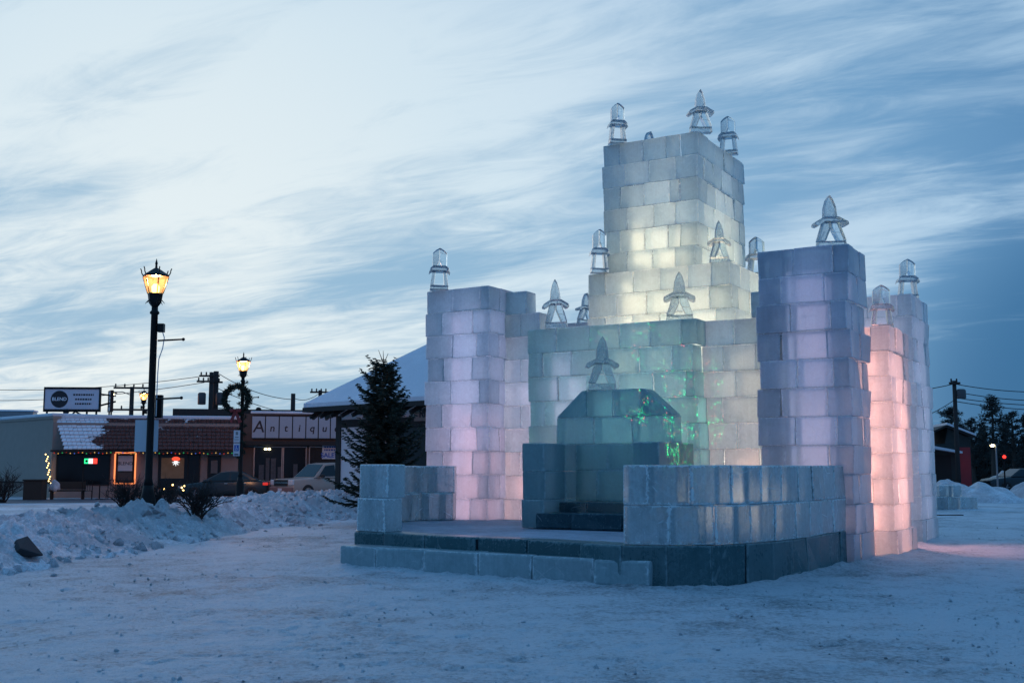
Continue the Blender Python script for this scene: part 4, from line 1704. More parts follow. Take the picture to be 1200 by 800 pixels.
# things on the pavement before the cafe
bn = thing('planter_box', 'brown wooden planter box before the cafe corner', 'planter', (*at(49.5, 56.5), 0), .1)
MB().bx(-.46, .46, -.4, .4, 0, .95).build('box', M['dkwood'], bn, bevel=.02)
MB().bx(-.5, .5, -.44, .44, .952, 1.03).build('rim', M['dkwood'], bn, bevel=.02)
bb = thing('bench', 'low dark bench heaped with snow below the cafe window', 'bench', (*at(87, 57.5), 0), FD)
MB().bx(-.85, .85, -.25, .25, .40, .48).build('seat', M['dkwood'], bb)
MB().bx(-.85, .85, .2, .26, .5, .9).build('backrest', M['dkwood'], bb)
for xx in (-.75, .75):
    MB().bx(xx - .05, xx + .05, -.22, .22, 0, .4).build('leg', M['dkwood'], bb)
o = bpy.data.objects.new('snow_heap', lump_mesh(21, .5, 1.1))
o.data.materials.append(M['bank'])
o.location = (-.62, -.05, .5)
o.scale = (.55, .5, .75)
link(o, bb)


def patio_chair(px, dep, rz, lab):
    c = thing('patio_chair', lab, 'chair', (*at(px, dep), 0), rz, 'metal chairs before the cafe')
    MB().bx(-.24, .24, -.24, .24, .42, .45).build('seat', M['black'], c)
    b_ = MB()
    b_.path([(-.24, .24, .45), (-.24, .28, .9), (-.12, .29, 1.0), (.12, .29, 1.0), (.24, .28, .9), (.24, .24, .45)], .02)
    for q in (-.12, 0, .12):
        b_.tube((q, .25, .45), (q, .285, .98), .012, .012, 5)
    b_.build('backrest', M['black'], c)
    for sx in (-.22, .22):
        for sy in (-.22, .22):
            MB().tube((sx, sy, 0), (sx, sy, .42), .02, .02, 6).build('leg', M['black'], c)
    return c


patio_chair(110, 57.5, .4, 'black metal patio chair left of the small round table')
patio_chair(138, 57.5, -2.6, 'black metal patio chair right of the small round table')
tb = thing('patio_table', 'small round black patio table between two metal chairs', 'table', (*at(124, 57.6), 0))
MB().lathe([(.4, .70), (.4, .73)], n=20).build('tabletop', M['black'], tb)
MB().lathe([(.22, 0), (.2, .03), (.03, .05), (.03, .70)], n=12).build('pedestal', M['black'], tb)


# ------------------------------------------------------------------ cars
def wheel(parent, x, y, r=.33, w_=.22):
    s = 1 if y > 0 else -1
    t_ = MB()
    prof = [(r * .62, -w_ / 2), (r * .93, -w_ / 2), (r, -w_ * .3), (r, w_ * .3), (r * .93, w_ / 2), (r * .62, w_ / 2)]
    t_.lathe(prof, n=24, cap=False)
    t_.v = [(x + a, y + c, r + b) for a, b, c in t_.v]
    wh = t_.build('wheel', M['rubber'], parent, True)
    rim = MB()
    rim.lathe([(r * .63, -.05), (r * .63, .05)], n=24)
    for i in range(5):
        a = 2 * math.pi * i / 5
        rim.tube((0, 0, .07 * s), (r * .58 * math.cos(a), r * .58 * math.sin(a), .085 * s), .045, .035, 6)
    rim.v = [(x + a, y + c, r + b) for a, b, c in rim.v]
    rim.build('rim', M['alu'], wh)
    return wh


def car_body(sections, paint, parent):
    """loft closed cross sections: (x, half width low, half width top, z bottom, z top)"""
    mb_ = MB()
    n = 10
    for x, wl, wt, zb_, zt_ in sections:
        zm_ = zb_ + (zt_ - zb_) * .45
        ring_ = [(-wl * .92, zb_), (-wl, zb_ + .08), (-wl, zm_), (-wt, zt_ - .06), (-wt * .9, zt_), (wt * .9, zt_), (wt, zt_ - .06), (wl, zm_), (wl, zb_ + .08), (wl * .92, zb_)]
        mb_.v += [(x, y, z) for y, z in ring_]
    for k in range(len(sections) - 1):
        for i in range(n):
            mb_.f.append((k * n + i, k * n + (i + 1) % n, (k + 1) * n + (i + 1) % n, (k + 1) * n + i))
    mb_.f.append(tuple(reversed(range(n))))
    mb_.f.append(tuple(range((len(sections) - 1) * n, len(sections) * n)))
    return mb_.build('body', paint, parent, True, bevel=.02)


def cabin(pr, paint, parent, wl, wt, glass_pts):
    """pr: side outline (x,z) of the greenhouse; lower half width wl, roof half width wt"""
    zb_, zt_ = min(p[1] for p in pr), max(p[1] for p in pr)

    def wd(z):
        return wl + (wt - wl) * (z - zb_) / (zt_ - zb_)
    n = len(pr)
    mb_ = MB()
    mb_.add([(x, -wd(z), z) for x, z in pr] + [(x, wd(z), z) for x, z in pr],
            [tuple(range(n)), tuple(reversed(range(n, 2 * n)))] + [(i, n + i, n + (i + 1) % n, (i + 1) % n) for i in range(n)])
    cb = mb_.build('cabin', paint, parent, bevel=.03)
    for nm, q in glass_pts:
        if nm == 'side_window':
            for s in (-1, 1):
                g = MB()
                m_ = len(q)
                g.add([(x, s * (wd(z) + .012), z) for x, z in q] + [(x, s * (wd(z) - .004), z) for x, z in q],
                      [tuple(range(m_)), tuple(reversed(range(m_, 2 * m_)))] + [(i, m_ + i, m_ + (i + 1) % m_, (i + 1) % m_) for i in range(m_)])
                g.build(nm, M['car_glass'], cb)
        else:
            (xa_, za2), (xb_, zb2) = q
            off = -.012 if nm == 'windscreen' else .012
            g = MB()
            wa, wb = wd(za2) * .9, wd(zb2) * .9
            g.add([(xa_ + off, -wa, za2 + .012), (xa_ + off, wa, za2 + .012), (xb_ + off, wb, zb2 + .012), (xb_ + off, -wb, zb2 + .012),
                   (xa_, -wa, za2), (xa_, wa, za2), (xb_, wb, zb2), (xb_, -wb, zb2)],
                  [(0, 1, 2, 3), (7, 6, 5, 4), (0, 4, 5, 1), (1, 5, 6, 2), (2, 6, 7, 3), (3, 7, 4, 0)])
            g.build(nm, M['car_glass'], cb)
    return cb


M['car_glass'] = glass('car_glass', (.012, .03, .04), .12)

# sedan, nose towards -x
sd = thing('parked_car', 'dark sedan parked side on before the cafe', 'car', (*at(268, 57.0), 0), R(9))
car_body([(-2.25, .70, .62, .32, .62), (-2.1, .84, .72, .22, .74), (-1.2, .88, .80, .2, .88), (-.6, .89, .82, .2, .93), (1.2, .89, .82, .2, .97), (1.9, .87, .76, .22, .98), (2.2, .80, .68, .3, .88)], M['paint_sedan'], sd)
cabin([(-1.05, .90), (-.15, 1.38), (.35, 1.44), (.9, 1.41), (1.75, .97), (1.0, .95)], M['paint_sedan'], sd, .80, .58,
      [('side_window', [(-.72, .97), (-.12, 1.32), (.30, 1.37), (.30, .97)]), ('side_window', [(.36, .97), (.36, 1.37), (.85, 1.34), (1.35, 1.02)]),
       ('windscreen', ((-1.0, .93), (-.17, 1.37))), ('rear_window', ((1.68, 1.01), (.95, 1.38)))])
for xx in (-1.38, 1.40):
    for yy in (-.80, .80):
        wheel(sd, xx, yy)
for yy in (-.62, .62):
    MB().box((-2.12, yy, .66), (.14, .3, .12)).build('headlight', M['lens'], sd, bevel=.02)
    MB().box((2.08, yy * 1.16, .80), (.26, .18, .14)).build('tail_light', M['tail'], sd, bevel=.02)
for yy in (-.93, .93):
    MB().box((-.62, yy, .98), (.12, .16, .11)).build('mirror', M['paint_sedan'], sd, bevel=.02)
for xx in (.15, 1.05):
    for yy in (-.895, .895):
        MB().box((xx, yy, .82), (.16, .02, .03)).build('door_handle', M['chrome'], sd)
# suv, nose towards -x, turned to the camera
sv_ = thing('parked_car', 'pale pewter off road car parked nose out before the antiques shop', 'car', (*at(379, 57.6), 0), R(47))
car_body([(-2.45, .84, .78, .42, .92), (-2.35, .95, .86, .34, 1.04), (-1.15, .98, .9, .32, 1.10), (-.9, .99, .9, .32, 1.12), (1.9, .99, .9, .32, 1.12), (2.45, .95, .86, .36, 1.08)], M['paint_suv'], sv_)
cabin([(-1.1, 1.08), (-.35, 1.78), (.2, 1.87), (1.9, 1.87), (2.4, 1.1)], M['paint_suv'], sv_, .90, .70,
      [('side_window', [(-.78, 1.18), (-.30, 1.70), (.28, 1.76), (.28, 1.18)]), ('side_window', [(.36, 1.18), (.36, 1.76), (1.2, 1.77), (1.2, 1.18)]), ('side_window', [(1.28, 1.18), (1.28, 1.77), (1.85, 1.77), (2.15, 1.25)]),
       ('windscreen', ((-1.03, 1.14), (-.37, 1.76))), ('rear_window', ((2.36, 1.18), (1.94, 1.78)))])
for xx in (-1.5, 1.5):
    for yy in (-.86, .86):
        wheel(sv_, xx, yy, .39, .27)
gr = MB()
gr.box((-2.44, 0, .86), (.06, 1.15, .30))
gri = gr.build('grille', M['plastic'], sv_)
MB().box((-2.475, 0, .87), (.03, 1.15, .07)).build('grille_bar', M['chrome'], gri)
MB().box((-2.40, 0, .52), (.22, 1.84, .26)).build('bumper', mat('dull_bumper', (.20, .12, .11), .4), sv_, bevel=.04)
MB().box((-2.52, 0, .52), (.015, .32, .15)).build('number_plate', M['white_panel'], sv_)
for yy in (-.74, .74):
    MB().box((-2.38, yy, .88), (.16, .34, .26)).build('headlight', M['lens'], sv_, bevel=.03)
for yy in (-1.06, 1.06):
    MB().box((-.68, yy, 1.2), (.14, .2, .16)).build('mirror', M['plastic'], sv_, bevel=.03)
for yy in (-.82, .82):
    MB().box((2.44, yy, .98), (.08, .2, .36)).build('tail_light', M['tail'], sv_, bevel=.02)

# ------------------------------------------------------------------ depot with hipped roof
P1 = Vector((*at(356, 42.0), zat(478, 42.0)))
dd = Vector((.735, -.678, 0))
nn = Vector((.678, .735, 0))
dp = thing('depot_building', 'half timbered depot with broad snow covered hipped roof', 'building', (P1.x, P1.y, 0), math.atan2(dd.y, dd.x))
DL, DWd, HW_ = 11.0, 11.0, 5.42
zeave, zrid = P1.z, P1.z + 3.75
mb = MB()


def roof_shell(mb_, z_off, inset, thick):
    a = inset
    e0, r0 = zeave + z_off, zrid + z_off
    top = [(a, a, e0), (DL - a, a, e0), (DL - a, DWd - a, e0), (a, DWd - a, e0), (HW_, HW_, r0), (DL - HW_, HW_, r0)]
    bot = [(x, y, z - thick) for x, y, z in top]
    v_ = top + bot
    f_ = [(0, 1, 5, 4), (1, 2, 5), (2, 3, 4, 5), (3, 0, 4), (6, 10, 11, 7), (7, 11, 8), (8, 11, 10, 9), (9, 10, 6), (0, 6, 7, 1), (1, 7, 8, 2), (2, 8, 9, 3), (3, 9, 6, 0)]
    mb_.add(v_, f_)


roof_shell(mb, 0, 0, .16)
rf = mb.build('roof', M['dk_trim'], dp)
mb = MB()
roof_shell(mb, .17, .03, .165)
mb.build('roof_snow', M['roof_snow'], rf)
rt = MB()
x = .5
while x < DL:
    rt.box((x, .42, zeave - .16), (.09, .95, .14), rx=.45)
    x += .62
y = .5
while y < DWd:
    rt.box((.42, y, zeave - .16), (.95, .09, .14), ry=-.45)
    y += .62
rt.build('rafter_tails', M['dk_trim'], rf)
oi = .95
MB().bx(oi, DL - oi, oi, DWd - oi, 0, zeave + .25).build('wall', M['cream'], dp)
tmb = MB()
tmb.bx(oi - .05, oi + .22, oi - .05, oi + .22, 0, zeave - .3)
tmb.bx(oi + .22, DL - oi, oi - .05, oi - .004, zeave - .74, zeave - .46)
tmb.bx(oi + .22, DL - oi, oi - .05, oi - .004, .5, .75)
for xx in (4.3, 6.2, 9):
    tmb.bx(xx, xx + .2, oi - .048, oi - .004, .75, zeave - .74)
tmb.build('timber_frame', M['dk_trim'], dp)
ww = MB().bx(4.5, 6.2, oi - .03, oi - .006, 1.1, zeave - .75).build('window', M['dk_trim'], dp)
MB().bx(4.62, 6.08, oi - .045, oi - .032, 1.2, zeave - .85).build('pane', M['win'], ww)
sb = MB().bx(5.35, 8.9, oi - .12, oi - .055, zeave - .62, zeave - .12).build('name_board', mat('name_board_paint', (.30, .22, .19), .8), dp)
text('lettering', 'RIVER', .40, (5.62, oi - .13, zeave - .37), (math.pi / 2, 0, 0), M['ink'], sb, .005, 'LEFT', .006)

# ------------------------------------------------------------------ utility poles and cables
def utility_pole(px, dep, top, label, arms, cans=(), rz=.2, r=.13):
    o = thing('utility_pole', label, 'utility pole', (*at(px, dep), 0), rz, 'wooden utility poles')
    MB().tube((0, 0, 0), (0, 0, top), r * 1.25, r, 10).build('pole', M['polewood'], o, True)
    for z_, a, b in arms:
        am = MB().box(((a + b) / 2, -.12, z_), (b - a, .1, .12)).build('cross_arm', M['polewood'], o)
        q = MB()
        k = a + .12
        while k <= b:
            q.lathe([(.03, 0), (.06, .05), (.04, .12), (.06, .15), (.02, .2)], (k, -.12, z_ + .06), 6)
            k += max(.3, (b - a) / 4)
        q.build('insulators', M['stone'], am)
    for cx_, cz_, h_ in cans:
        MB().lathe([(.24, 0), (.26, .05), (.26, h_), (.18, h_ + .08)], (cx_, -.1, cz_), 12).build('transformer', M['alu_dark'], o, True)
    return o


M['alu_dark'] = mat('grey_transformer', (.06, .065, .07), .6)
d1 = 70.0
utility_pole(157, d1, zat(453, d1), 'utility pole with two cross arms behind the roof sign', [(zat(454.5, d1), -1.1, 1.1), (zat(480, d1), -1.3, 1.1)], rz=.15)
sl = thing('road_light', 'small lit road light on an arm left of the utility pole', 'street light', (*at(155, d1 - .4), 0), 0)
zz = zat(461, d1)
MB().path([(0, 0, zz - .1), (-.5, 0, zz + .08), (-.95, 0, zz + .05)], .03).build('arm', M['alu_dark'], sl)
MB().box((-1.05, 0, zz + .03), (.4, .16, .12)).build('head', M['alu_dark'], sl)
MB().ball((-1.12, -.02, zz - .07), .15, 8, 6, .7).build('bulb', M['g_pale'], sl)
d2 = 72.0
utility_pole(249, d2, zat(436, d2), 'left pole of the pair carrying transformers and wires', [(zat(440.5, d2), -.75, .55), (zat(447, d2), -.9, .2)], [(-.55, zat(474, d2), .7)], .1)
utility_pole(254.5, d2 + .6, zat(434, d2), 'right pole of the pair carrying transformers and wires', [(zat(447, d2), -.2, .45)], [(.28, zat(474, d2), .75)], .1, .17)
utility_pole(345, 75, zat(461, 75), 'bare pole without cross arms behind the antiques shop', [], rz=0, r=.15)
utility_pole(376.5, 78, zat(457, 78), 'utility pole with a single cross arm behind the depot eave', [(zat(459.5, 78), -.7, .6)], rz=.1)
utility_pole(1116, 62, zat(446, 62), 'tall utility pole with transformer beside the castle and pine trees', [(zat(449, 62), -.33, .28)], [(.32, zat(467, 62), .45)], .0, .11)


def cable(p, q, sag, label, r=.022):
    p, q = Vector(p), Vector(q)
    pts_ = []
    for i in range(25):
        k = i / 24
        v = p.lerp(q, k)
        v.z -= sag * 4 * k * (1 - k)
        pts_.append(tuple(v))
    o = MB().path(pts_, r, 4).build('power_cable', M['rubber'])
    return tag(o, label, 'cable', 'overhead power cables')


def pt(px, py, dep):
    return (*at(px, dep), zat(py, dep))


for a, b, sag, lab in (
        (pt(243, 440, 72), pt(-80, 452, 90), .6, 'upper cable running left from the paired poles to the photo edge'),
        (pt(241, 448, 72), pt(-80, 466, 90), .6, 'lower cable running left from the paired poles to the photo edge'),
        (pt(258, 438, 72), pt(345, 468, 75), .35, 'cable sloping from the paired poles to the bare pole'),
        (pt(257, 455, 72), pt(345, 485, 75), .2, 'low cable dropping from the paired poles towards the antiques shop'),
        (pt(345, 466, 75), pt(376, 460, 78), .3, 'short cable between the bare pole and the single arm pole'),
        (pt(258, 478, 72), pt(420, 483, 80), .2, 'lowest cable along the antiques shop roof'),
        (pt(1114, 450, 62), pt(900, 440, 50), .6, 'top cable from the tall pole back over the castle'),
        (pt(1118, 450, 62), pt(1300, 452, 64), .4, 'top cable from the tall pole to the right edge'),
        (pt(1118, 459, 62), pt(1300, 463, 64), .4, 'middle cable from the tall pole to the right edge'),
        (pt(1118, 466, 62), pt(1300, 471, 64), .3, 'cable below the transformer running to the right edge'),
        (pt(1116, 470, 62), pt(1300, 478, 64), .3, 'lowest cable from the tall pole to the right edge'),
        (pt(1116, 468, 62), pt(1040, 500, 50), .2, 'cable slanting down from the tall pole behind the castle')):
    cable(a, b, sag, lab)


# ------------------------------------------------------------------ trees and shrubs
def spruce(px, dep, hgt, rad, label):
    o = thing('spruce_tree', label, 'tree', (*at(px, dep), 0))
    tr = MB().tube((0, 0, 0), (0, 0, hgt * .6), .10, .05, 8)
    tr.tube((0, 0, hgt * .6), (0, 0, hgt * .93), .05, .018, 8)
    for (a, b) in ((.12, .02), (-.02, .0), (-.16, .06)):
        tr.tube((0, 0, hgt * .92), (a, b, hgt + rng.uniform(-.1, .05)), .016, .006, 5)
    tr.tube((0, 0, hgt * .93), (-.24, -.05, hgt * .945), .016, .008, 5)
    tr.build('trunk', M['bark'], o)
    cr = MB()
    z = .75
    while z < hgt * .93:
        k = z / hgt
        L0 = rad * (1 - k) ** .66 * (1.0 if k > .12 else .85) + .05
        nb = 8 if k < .7 else 6
        a0 = rng.uniform(0, 6.28)
        for i in range(nb):
            a = a0 + 2 * math.pi * i / nb + rng.uniform(-.25, .25)
            ln = L0 * rng.uniform(.55, 1.25)
            lift = rng.uniform(-.05, .20) + .45 * k
            dirv = Vector((math.cos(a), math.sin(a), 0))
            side = Vector((-math.sin(a), math.cos(a), 0))
            zz_ = z + rng.uniform(-.08, .08)
            ns = max(5, int(ln / .05))
            for s in range(1, ns + 1):
                q = s / ns
                p = Vector((0, 0, zz_)) + dirv * ln * q + Vector((0, 0, -.28 * ln * q * (1 - q) * 1.6 + lift * ln * q * q))
                tw = (1 - q * .75) * .26 * min(1, ln / .5 + .2)
                for sg_ in (-1, 1):
                    for rep in range(2):
                        d = (side * sg_ * rng.uniform(.5, 1.1) + dirv * rng.uniform(.3, 1.0) + Vector((0, 0, rng.uniform(-.45, .35)))).normalized()
                        ll = tw * rng.uniform(.6, 1.25) + .05
                        nrm_ = d.cross(Vector((rng.gauss(0, 1), rng.gauss(0, 1), rng.gauss(0, 1)))).normalized() * .022
                        t1 = p + d * ll
                        cr.add([tuple(p - nrm_), tuple(p + nrm_), tuple(t1 + nrm_ * .4), tuple(t1 - nrm_ * .4)], [(0, 1, 2, 3)])
                        m1 = p + d * ll * .55
                        for sg2 in (-1, 1):
                            d2_ = (d + side * sg2 * .8 + Vector((0, 0, rng.uniform(-.3, .3)))).normalized()
                            t2 = m1 + d2_ * ll * .4
                            cr.add([tuple(m1 - nrm_ * .7), tuple(m1 + nrm_ * .7), tuple(t2)], [(0, 1, 2)])
        z += .21 - .08 * k
    cr.build('crown', M['needle'], o, fix=False)
    return o


spruce(450, 31.0, zat(410, 31.0), 1.42, 'dark spruce tree between the depot and the lavender ice tower')


def far_tree(px, dep, ytop, wpx, label, kind, base=0.25, seed=0, name='pine_tree'):
    rg = random.Random(seed)
    hgt = zat(ytop, dep)
    wd_ = wpx / F_PX * dep / 2
    o = thing(name, label, 'tree', (*at(px, dep), 0), 0, 'dark trees beyond the snowy lot')
    lean = rg.uniform(-.02, .02) * hgt
    tr = MB().tube((0, 0, 0), (lean, 0, hgt * .9), .24, .06, 8)
    cr = MB()
    n = 22 if kind == 'pine' else 30
    for i in range(n):
        k = (i + .5) / n
        if kind == 'pine':
            z = hgt * (base + (1 - base) * k ** .9)
            L_2 = wd_ * (math.sin(math.pi * min(1, .25 + .75 * k)) ** .7) * rg.uniform(.45, 1.1)
        else:
            z = hgt * (base + (1 - base) * k)
            L_2 = wd_ * (1.05 - k) * rg.uniform(.7, 1.15)
        a = i * 2.4 + rg.uniform(-.4, .4)
        d = Vector((math.cos(a), math.sin(a), rg.uniform(-.02, .32)))
        st_ = Vector((lean * k, 0, z - .1 * L_2))
        end = st_ + d * L_2
        tr.tube(st_, end, .05, .015, 5)
        m = 10
        for j in range(m):
            q = .35 + .65 * (j + rg.random()) / m
            c = st_.lerp(end, q) + Vector((rg.gauss(0, .22), rg.gauss(0, .22), rg.gauss(0.12, .16))) * (wd_ / 2.2)
            for _ in range(16):
                dv = Vector((rg.gauss(0, 1), rg.gauss(0, 1), rg.gauss(.2, .8))).normalized()
                p = c + dv * rg.uniform(0, .32) * (wd_ / 2.2)
                s1 = dv.orthogonal().normalized() * .05
                tip = p + dv * rg.uniform(.15, .40) * (wd_ / 2.4)
                cr.add([tuple(p - s1), tuple(p + s1), tuple(tip)], [(0, 1, 2)])
    tr.build('trunk', M['bark'], o)
    cr.build('crown', M['pine'], o, fix=False)
    return o


far_tree(1112, 84, 479, 44, 'bushy pine tree behind the red lit shed', 'pine', .45, 1)
far_tree(1157, 88, 468, 46, 'tallest pine tree with open spreading crown at the right', 'pine', .42, 2)
far_tree(1134, 92, 492, 34, 'short dark pine between the bushy pine and the tallest pine', 'pine', .2, 3)
far_tree(1182, 90, 484, 36, 'dark pine just right of the tallest pine', 'pine', .2, 4)
far_tree(1196, 86, 487, 30, 'dark conifer cut by the right photo edge', 'fir', .1, 5)
far_tree(1172, 95, 497, 40, 'dark low conifer behind the road light', 'fir', .05, 6)
far_tree(1146, 97, 503, 40, 'dark low conifer left of the road light', 'fir', .05, 7)
far_tree(1214, 90, 480, 50, 'broad dark conifer mostly beyond the right edge', 'fir', .05, 8)
far_tree(1126, 98, 505, 36, 'dark conifer showing just above the shed roof', 'fir', .05, 9)
# far wood as one mass
fw = MB()
rg = random.Random(3)
for i in range(300):
    px = rg.uniform(1075, 1260)
    dep = rg.uniform(104, 122)
    hgt = rg.uniform(2.6, 4.6)
    x, y = at(px, dep)
    for k in range(34):
        z = hgt * k / 34
        r_ = 1.2 * (1.02 - k / 34)
        a = rg.uniform(0, 6.28)
        for q in range(3):
            aa = a + q * 2.1
            fw.add([(x, y, z + .35), (x + r_ * math.cos(aa - .35), y + r_ * math.sin(aa - .35), z), (x + r_ * math.cos(aa + .35), y + r_ * math.sin(aa + .35), z)], [(0, 1, 2)])
fo = fw.build('far_woods', M['pine'], fix=False)
tag(fo, 'dark band of distant woods behind the right hand trees', 'woods', kind='stuff')


def bare_shrub(px, dep, hgt, spread, n, label, z0=0.0, seed=0, r0=.016):
    rg = random.Random(seed)
    o = thing('shrub', label, 'shrub', (*at(px, dep), z0), 0)
    st_ = MB()
    tw = MB()

    def grow(p, d, ln, r, lev):
        q = p + d * ln
        (st_ if lev == 0 else tw).tube(p, q, r, r * .7, 5, cap=False)
        if lev < 3:
            for _ in range(3 if lev < 2 else 2):
                nd = (d + Vector((rg.gauss(0, .45), rg.gauss(0, .45), rg.gauss(.05, .28)))).normalized()
                grow(p + d * ln * rg.uniform(.55, 1), nd, ln * rg.uniform(.5, .8), r * .62, lev + 1)
    for i in range(n):
        a = rg.uniform(0, 6.28)
        s = rg.uniform(.1, .75) * spread
        d = Vector((math.cos(a) * s, math.sin(a) * s, 1)).normalized()
        grow(Vector((rg.gauss(0, .08), rg.gauss(0, .08), -.1)), d, hgt * rg.uniform(.3, .48), r0, 0)
    st_.build('stems', M['twig'], o, fix=False)
    tw.build('twigs', M['twig'], o, fix=False)
    return o


for px_s, dep_s, h_s, sp_s, n_s, lab_s, seed_s, r_s in (
        (236, 27.0, 1.25, 1.3, 20, 'bare branching shrub in the snow before the dark sedan', 2, .020),
        (158, 28.0, 1.25, 1.0, 34, 'dense bare shrub left of the near lamp post', 3, .015),
        (190, 27.0, 1.05, .8, 26, 'dense bare shrub right of the near lamp post', 4, .014)):
    xs_, ys_2 = at(px_s, dep_s)
    bare_shrub(px_s, dep_s, h_s, sp_s, n_s, lab_s, bank_h(xs_, ys_2), seed_s, r_s)
bare_shrub(14, 52, 1.9, 1.2, 26, 'leafless rounded shrub before the grey building wall', 0, 5, .022)
sh = bare_shrub(206, 50, 1.2, .9, 20, 'bare shrub hung with a few warm lights under the cafe window', 0, 6, .02)
pts = [(-.42, -.3, .72), (-.05, -.3, .9), (.36, -.32, .78), (.47, -.3, .86), (.42, -.3, .66)]
fairy('string_lights', 'few warm bulbs strung over the bare shrub under the cafe window', pts, [M['g_string']], (*at(212, 49.5), 0), 0, .04)

# ------------------------------------------------------------------ far right: shed, snow piles, lights
shd = thing('shed', 'dark gabled shed with red lit door and snow on its roof', 'shed', (*at(1104, 66), 0), R(-10))
zr_ = zat(500, 66)
ze_ = zat(519, 66)
k66 = 66 / F_PX
MB().bx(-2.6, 1.35, 0, 5, 0, ze_ - .05).build('wall', M['dkgreen'], shd)
MB().prism([(-.1, ze_ - .04), (1.35, ze_ - .04), (1.35, ze_ + .25), (0.1, zr_ - .08)], .003, 5).build('gable_wall', M['dkgreen'], shd)
mb = MB()
mb.prism([(-2.9, ze_ - .35), (-2.9, ze_ - .25), (-.05, zr_ + .1), (1.55, ze_ + .40), (1.55, ze_ + .28), (-.05, zr_ - .02)], -.45, 5.3)
rs = mb.build('roof', M['dk_trim'], shd)
MB().prism([(-.03, zr_ + .112), (1.57, ze_ + .412), (1.57, ze_ + .52), (-.03, zr_ + .24)], -.5, 5.3).build('roof_snow', M['roof_snow'], rs)
MB().prism([(-2.4, ze_ - .10), (.62, ze_ - .62), (.62, ze_ - .50), (-2.4, ze_ + .12)], -1.2, -.05).build('porch_roof', M['roof_snow'], shd)
MB().bx(.48, 1.30, -.06, -.004, .2, ze_ - .25).build('door', M['redwall'], shd)
MB().bx(-2.3, .2, -.05, -.004, .3, ze_ - .7).build('wall_panel', M['dk_trim'], shd)
d = bpy.data.lights.new('door_light', 'POINT')
d.energy = 1.3
d.color = (1, .2, .22)
d.shadow_soft_size = .1
lo_ = bpy.data.objects.new('door_light', d)
lo_.location = (.95, -.9, 1.9)
link(lo_, shd)


def pile(px, dep, wpx, hgt, label, seed):
    wd_ = wpx / F_PX * dep / 2
    mb_ = MB()
    n, m = 64, 40
    x0, y0 = at(px, dep)
    for j in range(m + 1):
        for i in range(n + 1):
            a, b = i / n * 2 - 1, j / m * 2 - 1
            r_ = math.hypot(a, b)
            f_ = max(0, 1 - r_) ** .8
            z = hgt * f_ * (1 + .35 * mnoise.noise(Vector((a * 3 + seed, b * 3, 1)))) + f_ ** .5 * .22 * abs(mnoise.noise(Vector((a * wd_ * 1.7, b * 3.4 + seed, 0)))) * min(1, hgt) - .06 + .06 * min(1, f_ * 8)
            mb_.v.append((a * wd_, b * 2.6, z))
    for j in range(m):
        for i in range(n):
            q = j * (n + 1) + i
            mb_.f.append((q, q + 1, q + n + 2, q + n + 1))
    o = mb_.build('snow_pile', M['bank'], None, True, fix=False)
    o.location = (x0, y0, -.005)
    return tag(o, label, 'snow pile', 'ploughed snow piles on the right')


pile(1140, 54, 90, .95, 'broad low snow pile beside the stacked ice blocks', 1)
pile(1167, 70, 46, 1.45, 'taller blue snow pile behind the road light', 2)
pile(1212, 60, 74, 1.35, 'snow pile cut by the right edge of the photo', 3)
pile(1104, 60, 70, .95, 'low snow ridge before the dark shed', 4)

# spare ice blocks
def spare(px, dep, w_, d_, h_, z, rz, label):
    mb_ = MB()
    block(mb_, (0, 0, h_ / 2), (w_, d_, h_), 0, .02, .03)
    o = mb_.build('ice_block', M['ice_clear'], None, fix=False)
    x, y = at(px, dep)
    o.location = (x, y, z)
    o.rotation_euler = (0, 0, rz + R(30.6))
    return tag(o, label, 'ice block', 'spare ice blocks right of the castle')


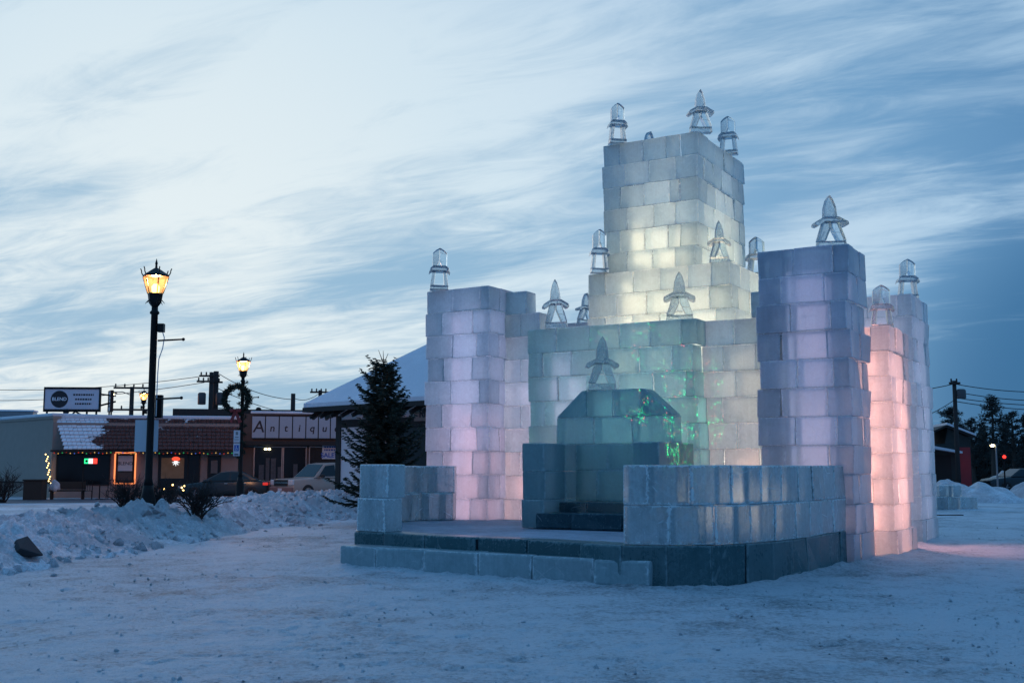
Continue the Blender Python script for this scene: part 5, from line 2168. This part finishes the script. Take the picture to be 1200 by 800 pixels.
spare(1101, 44, .95, .6, .48, 0, -.1, 'spare ice block at the bottom next to the castle')
spare(1120, 44.6, .9, .6, .46, 0, .15, 'spare ice block at the bottom farther from the castle')
spare(1098, 44.1, .6, .5, .44, .485, .1, 'spare ice block on top next to the castle')
spare(1109, 44.5, .55, .5, .44, .485, -.1, 'spare ice block on top in the middle of the stack')
spare(1087, 43.6, .9, .6, .48, 0, .05, 'spare ice block half hidden by the rear tower')

pl_ = thing('plank', 'thin dark plank lying flat on the snow right of the castle', 'plank', (*at(1104, 37.6), .012), .05)
MB().bx(-.42, .42, -.12, .12, 0, .035).build('board', M['rubber'], pl_)

rl = thing('road_light', 'thin post with pale yellow lamp head above the far snow piles', 'street light', (*at(1161, 60), 0))
MB().tube((0, 0, 0), (0, 0, zat(521, 60)), .06, .045, 8).build('post', M['alu'], rl)
MB().box((-.14, 0, zat(520.5, 60)), (.42, .16, .08)).build('head', M['alu_dark'], rl)
MB().ball((-.2, -.03, zat(521.8, 60)), .13, 8, 6, .6).build('lens', M['g_pale'], rl)
ts = thing('signal_light', 'glowing red signal light on a short post by the far snow pile', 'traffic light', (*at(1170, 64), 0))
MB().tube((0, .05, 0), (0, .05, zat(537, 64)), .045, .045, 8).build('post', M['black'], ts)
MB().bx(-.17, .17, 0, .2, zat(539, 64), zat(531.5, 64)).build('housing', M['black'], ts, bevel=.02)
MB().ball((0, -.02, zat(535, 64)), .10, 10, 8).build('lens', M['g_red'], ts)
fc = thing('parked_car', 'dark car half buried between the far right snow piles', 'car', (*at(1186, 66), .15), R(8))
car_body([(-2.2, .70, .62, .32, .66), (-2.0, .84, .72, .22, .80), (-1.0, .88, .80, .2, .93), (1.2, .89, .82, .2, .97), (2.1, .82, .70, .28, .95)], M['paint_sedan'], fc)
cabin([(-1.0, .92), (-.2, 1.40), (.9, 1.42), (1.7, .96)], M['paint_sedan'], fc, .80, .58, [('side_window', [(-.7, .98), (-.15, 1.33), (.85, 1.35), (1.3, 1.02)]), ('windscreen', ((-.95, .95), (-.22, 1.39)))])
for xx in (-1.35, 1.35):
    for yy in (-.8, .8):
        wheel(fc, xx, yy)
bpy.context.view_layer.update()
